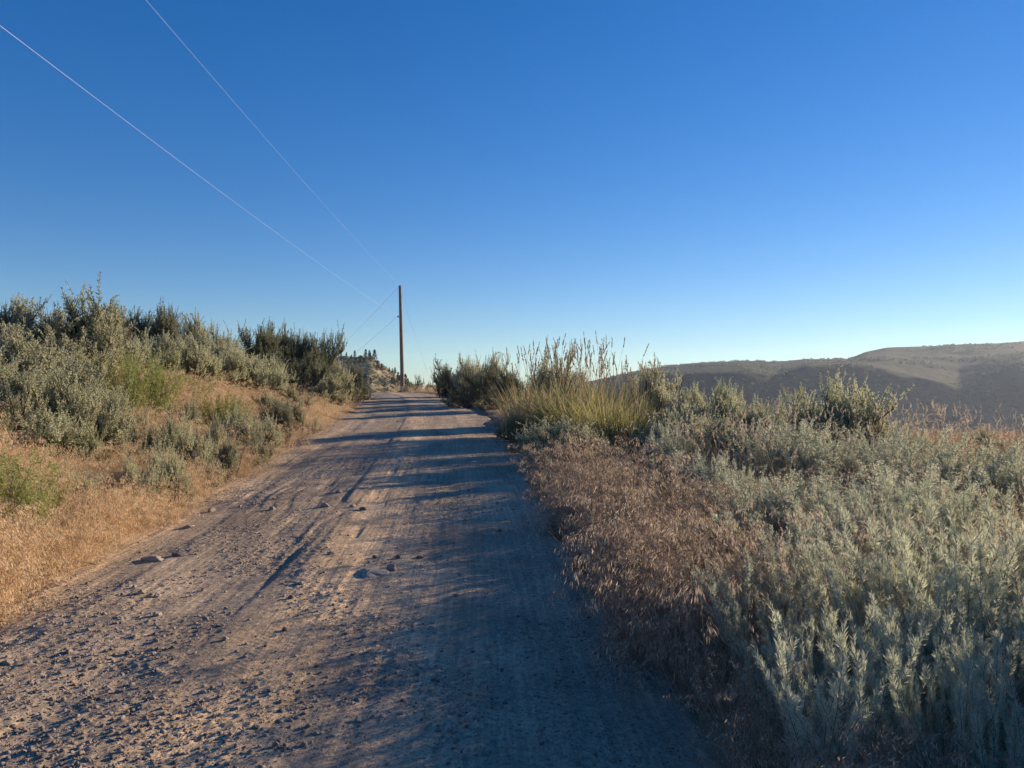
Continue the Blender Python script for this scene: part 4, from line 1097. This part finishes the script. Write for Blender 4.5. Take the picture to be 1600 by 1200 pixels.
# ------------------------------------------------------------ utility pole and wires
PD = 62.0
base = at(629.0, PD, 608); base.z = surf(base.x, base.y)
topp = at(625.0, PD, 447)
pe = bpy.data.objects.new('utility_pole', None); COL.objects.link(pe); pe.location = base
tag(pe, 'brown wooden utility pole with thin wires at the crest of the road', 'utility pole')
a_ = Acc(); L_ = topp - base
pp = [np.array(L_) * t - np.array([0, 0, 0.3 if t == 0 else 0]) for t in np.linspace(0, 1, 9)]
a_.tube(pp, np.linspace(0.17, 0.115, 9), 14)
n0 = a_.n - 14
a_.v.append(np.array([np.array(L_) + [0, 0, .03]])); a_.f[3].append(np.array([[n0 + i, n0 + (i + 1) % 14, a_.n] for i in range(14)])); a_.n += 1
link('shaft', a_.mesh('pole_shaft', M['pole'], True), pe)
def onpole(py): 
    t = (py - 608.0) / (447 - 608.0); return L_ * t
def insulator(c, d, nm='insulator'):
    q = Acc(); c = np.array(c); d = unit(np.array(d, float))
    q.tube([c + d * s for s in (0, .03, .05, .06, .09, .10, .13, .15, .17)], [.03, .03, .07, .04, .07, .04, .065, .03, .012], 10)
    link(nm, q.mesh(nm, M['porcelain'], True), pe)
    return base + Vector(c + d * 0.15)
def bracket(c, d, L=0.14):
    q = Acc(); c = np.array(c); d = unit(np.array(d, float)); q.tube([c, c + d * L], [.02, .02], 6); link('bracket', q.mesh('bracket', M['steel']), pe)
lo = onpole(495); hi = onpole(450); gy_ = onpole(462)
bracket(Vector(lo) + Vector((-.10, -.02, 0)), (-1, -.2, 0)); w_lo = insulator(np.array(lo) + [-.22, -.04, -.02], (0, 0, 1))
w_hi = insulator(np.array(hi) + [0, 0, .09], (0, 0, 1))
bracket(Vector(gy_) + Vector((.09, 0, 0)), (1, 0, 0.1), .08); bracket(Vector(gy_) + Vector((0, -.09, 0)), (0, -1, 0), .06)
def wire(name, A, Bp, sag, r, label, cat='wire', n=48, mat='wire'):
    A = np.array(A); Bp = np.array(Bp); t = np.linspace(0, 1, n)[:, None]
    P = A * (1 - t) + Bp * t - np.array([0, 0, 1.0]) * sag * 4 * t * (1 - t)
    q = Acc(); q.tube(P - A, np.full(n, r), 5)
    o = link(name, q.mesh(name, M[mat], True)); o.location = A
    return tag(o, label, cat)
def extend(w, px, py, D, back):
    q = at(px, D, py); d = (q - w) / (D - w.y); return w + d * (back - w.y)
# two conductors coming from behind the camera on the left
def sagfix(w, A, sag):
    q = (w.y - A.y) / (w.y + 25); return A + Vector((0, 0, sag * 4 * q * (1 - q)))
A1 = sagfix(w_lo, at(0, 12.0, 40), .75); e1 = w_lo + (A1 - w_lo) * ((w_lo.y + 25) / (w_lo.y - A1.y))
wire('power_line', w_lo, e1, 0.75, 0.0030, 'lower overhead wire running from the pole to the top left picture edge', 'power line', 60)
A2 = sagfix(w_hi, at(228, 15.3, 0), .75); e2 = w_hi + (A2 - w_hi) * ((w_hi.y + 25) / (w_hi.y - A2.y))
wire('power_line', w_hi, e2, 0.75, 0.0024, 'upper overhead wire running from the pole top to the top picture edge', 'power line', 60)
# onward span to the left, downhill
wire('power_line', w_hi, at(430, 120, 615), 1.2, 0.009, 'wire from the pole top slanting down behind the dark bushes', 'power line', 40)
wire('power_line', w_lo, at(425, 120, 628), 1.2, 0.009, 'lower wire from the pole slanting down behind the dark bushes', 'power line', 40)
gend = at(684, 60, 580); gend.z = surf(gend.x, gend.y)
wire('guy_wire', base + gy_ + Vector((.12, 0, 0)), gend, 0.05, 0.006, 'thin guy wire from the pole down to the right', 'guy wire', 12, 'steel')

# ------------------------------------------------------------ pines on the rocky hill
def pine_proto(seed):
    rng = np.random.default_rng(seed); tr = Acc(); cr = Acc()
    tr.tube([[0, 0, -.1], [0.01, 0, .5], [0, 0.01, .97]], [.03, .02, .004], 6)
    for k in range(90):
        z = 0.12 + 0.86 * rng.random() ** 0.85; R = 0.24 * (1 - z) ** 0.8 * (0.6 + .6 * rng.random()) + .015; az = rng.random() * 6.28
        d = np.array([math.cos(az), math.sin(az), 0.15 - .3 * (1 - z)])
        tr.tube([[0, 0, z], np.array([0, 0, z]) + d * R], [.006, .002], 3)
        n = 12; P = np.array([0, 0, z]) + d * R * (0.35 + 0.65 * rng.random((n, 1))) + rng.normal(size=(n, 3)) * 0.012
        cr.leaves(P, unit(rng.normal(size=(n, 3)) + d), 0.06, 0.03, rng, 0, 1)
    return (('trunk', tr.mesh('pine_trunk', M['bark'])), ('crown', cr.mesh('pine_crown', M['pine'])))
PINES = [pine_proto(61), pine_proto(62), pine_proto(63)]
pines = [(541, 450, 5), (554, 449, 6.0, ), (571, 448, 7.5), (577, 445, 7), (585, 447, 9.5), (578, 436, 7), (563, 430, 6), (569, 424, 6), (590, 425, 8), (596, 430, 6),
         (608, 440, 4), (613, 442, 4.5), (617, 446, 6), (612, 415, 6), (616, 418, 6), (622, 430, 9), (627, 432, 10), (633, 434, 10), (637, 430, 9), (641, 428, 7), (626, 405, 6),
         (564, 390, 8), (571, 385, 8), (579, 388, 5), (601, 400, 4), (606, 396, 4), (560, 360, 7), (572, 355, 7), (549, 440, 4), (533, 449, 4.5)]
pl = {4: 'pine standing highest and tallest on the hilltop edge', 2: 'pointed pine on the rocky hilltop, left of the tallest', 17: 'tall pine right behind the utility pole'}
for i, (px, D, h) in enumerate(pines):
    x = (px - 800) / F * D; z = hill2(px, D)
    e = bpy.data.objects.new('pine_tree', None); COL.objects.link(e); e.location = (x, D, z - .2); h *= 0.7; e.scale = (h * 1.2, h * 1.2, h); e.rotation_euler = (0, 0, i * 1.7)
    tag(e, pl.get(i, 'small dark pine scattered on the far rocky hill'), 'pine tree', 'pines on the far rocky hill')
    for nm, me in PINES[i % 3]: link(nm, me, e)

# scrub on the two hills
def scrub(seed):
    rng = np.random.default_rng(seed); a = Acc(); n = 60
    P = rng.normal(size=(n, 3)) * np.array([.35, .35, .2]) + [0, 0, .35]
    a.leaves(P, unit(rng.normal(size=(n, 3)) + [0, 0, .6]), 0.45, 0.28, rng, 0, 1); return a.mesh('scrub_%d' % seed, M['sage_dark'])
SC = [scrub(s) for s in (1, 2, 3)]
rng = np.random.default_rng(77); n = 6000
T_ = rng.uniform(-0.1, 0.8, n); Y_ = rng.uniform(780, 1300, n)
from_t = (T_ - (-0.45)) / 2.2 * 699; iy = np.clip(((Y_ - 420) / (1300 - 420) * 329).astype(int), 0, 329); ix = np.clip(from_t.astype(int), 0, 699)
Pz = Zh[iy, ix]; Pt = np.stack([XX[iy, ix] + rng.normal(size=n) * .5, YY[iy, ix], Pz], 1)
k = vnoise(Pt[:, 0] / 60, Pt[:, 1] / 60, 78) > -0.1; Pt = Pt[k]; n = len(Pt)
ss = rng.uniform(0.8, 3.2, n)[:, None] * np.ones(3)
scatter('hillside_scrub', SC, Pt, rng.random((n, 3)) * [0, 0, 6.28], ss, rng.integers(0, 3, n), 'dark specks of scrub over the far hill', 'scrub')
n = 1800; px_ = rng.uniform(490, 650, n); D_ = rng.uniform(300, 452, n)
Pt = np.array([[(a - 800) / F * b, b, hill2(a, b)] for a, b in zip(px_, D_)])
scatter('hillside_brush', SC, Pt, rng.random((n, 3)) * [0, 0, 6.28], rng.uniform(0.5, 1.3, n)[:, None] * np.ones(3), rng.integers(0, 3, n), 'dark brush dotting the rocky hill behind the pole', 'scrub')

# ------------------------------------------------------------ air between here and the hills
import bmesh
bm = bmesh.new(); bmesh.ops.create_cube(bm, size=1.0)
hz = bpy.data.meshes.new('haze'); bm.to_mesh(hz); bm.free()
ho = link('haze', hz); ho.scale = (7400, 5400, 270); ho.location = (0, 2150, 0)
tag(ho, kind='stuff')
m, n, l = newmat('haze')
v = n.new('ShaderNodeVolumePrincipled'); v.inputs['Color'].default_value = (0.62, 0.76, 1.0, 1)
v.inputs['Density'].default_value = 0.00011; v.inputs['Anisotropy'].default_value = 0.4
o = n.new('ShaderNodeOutputMaterial'); l.new(v.outputs[0], o.inputs['Volume']); hz.materials.append(m)
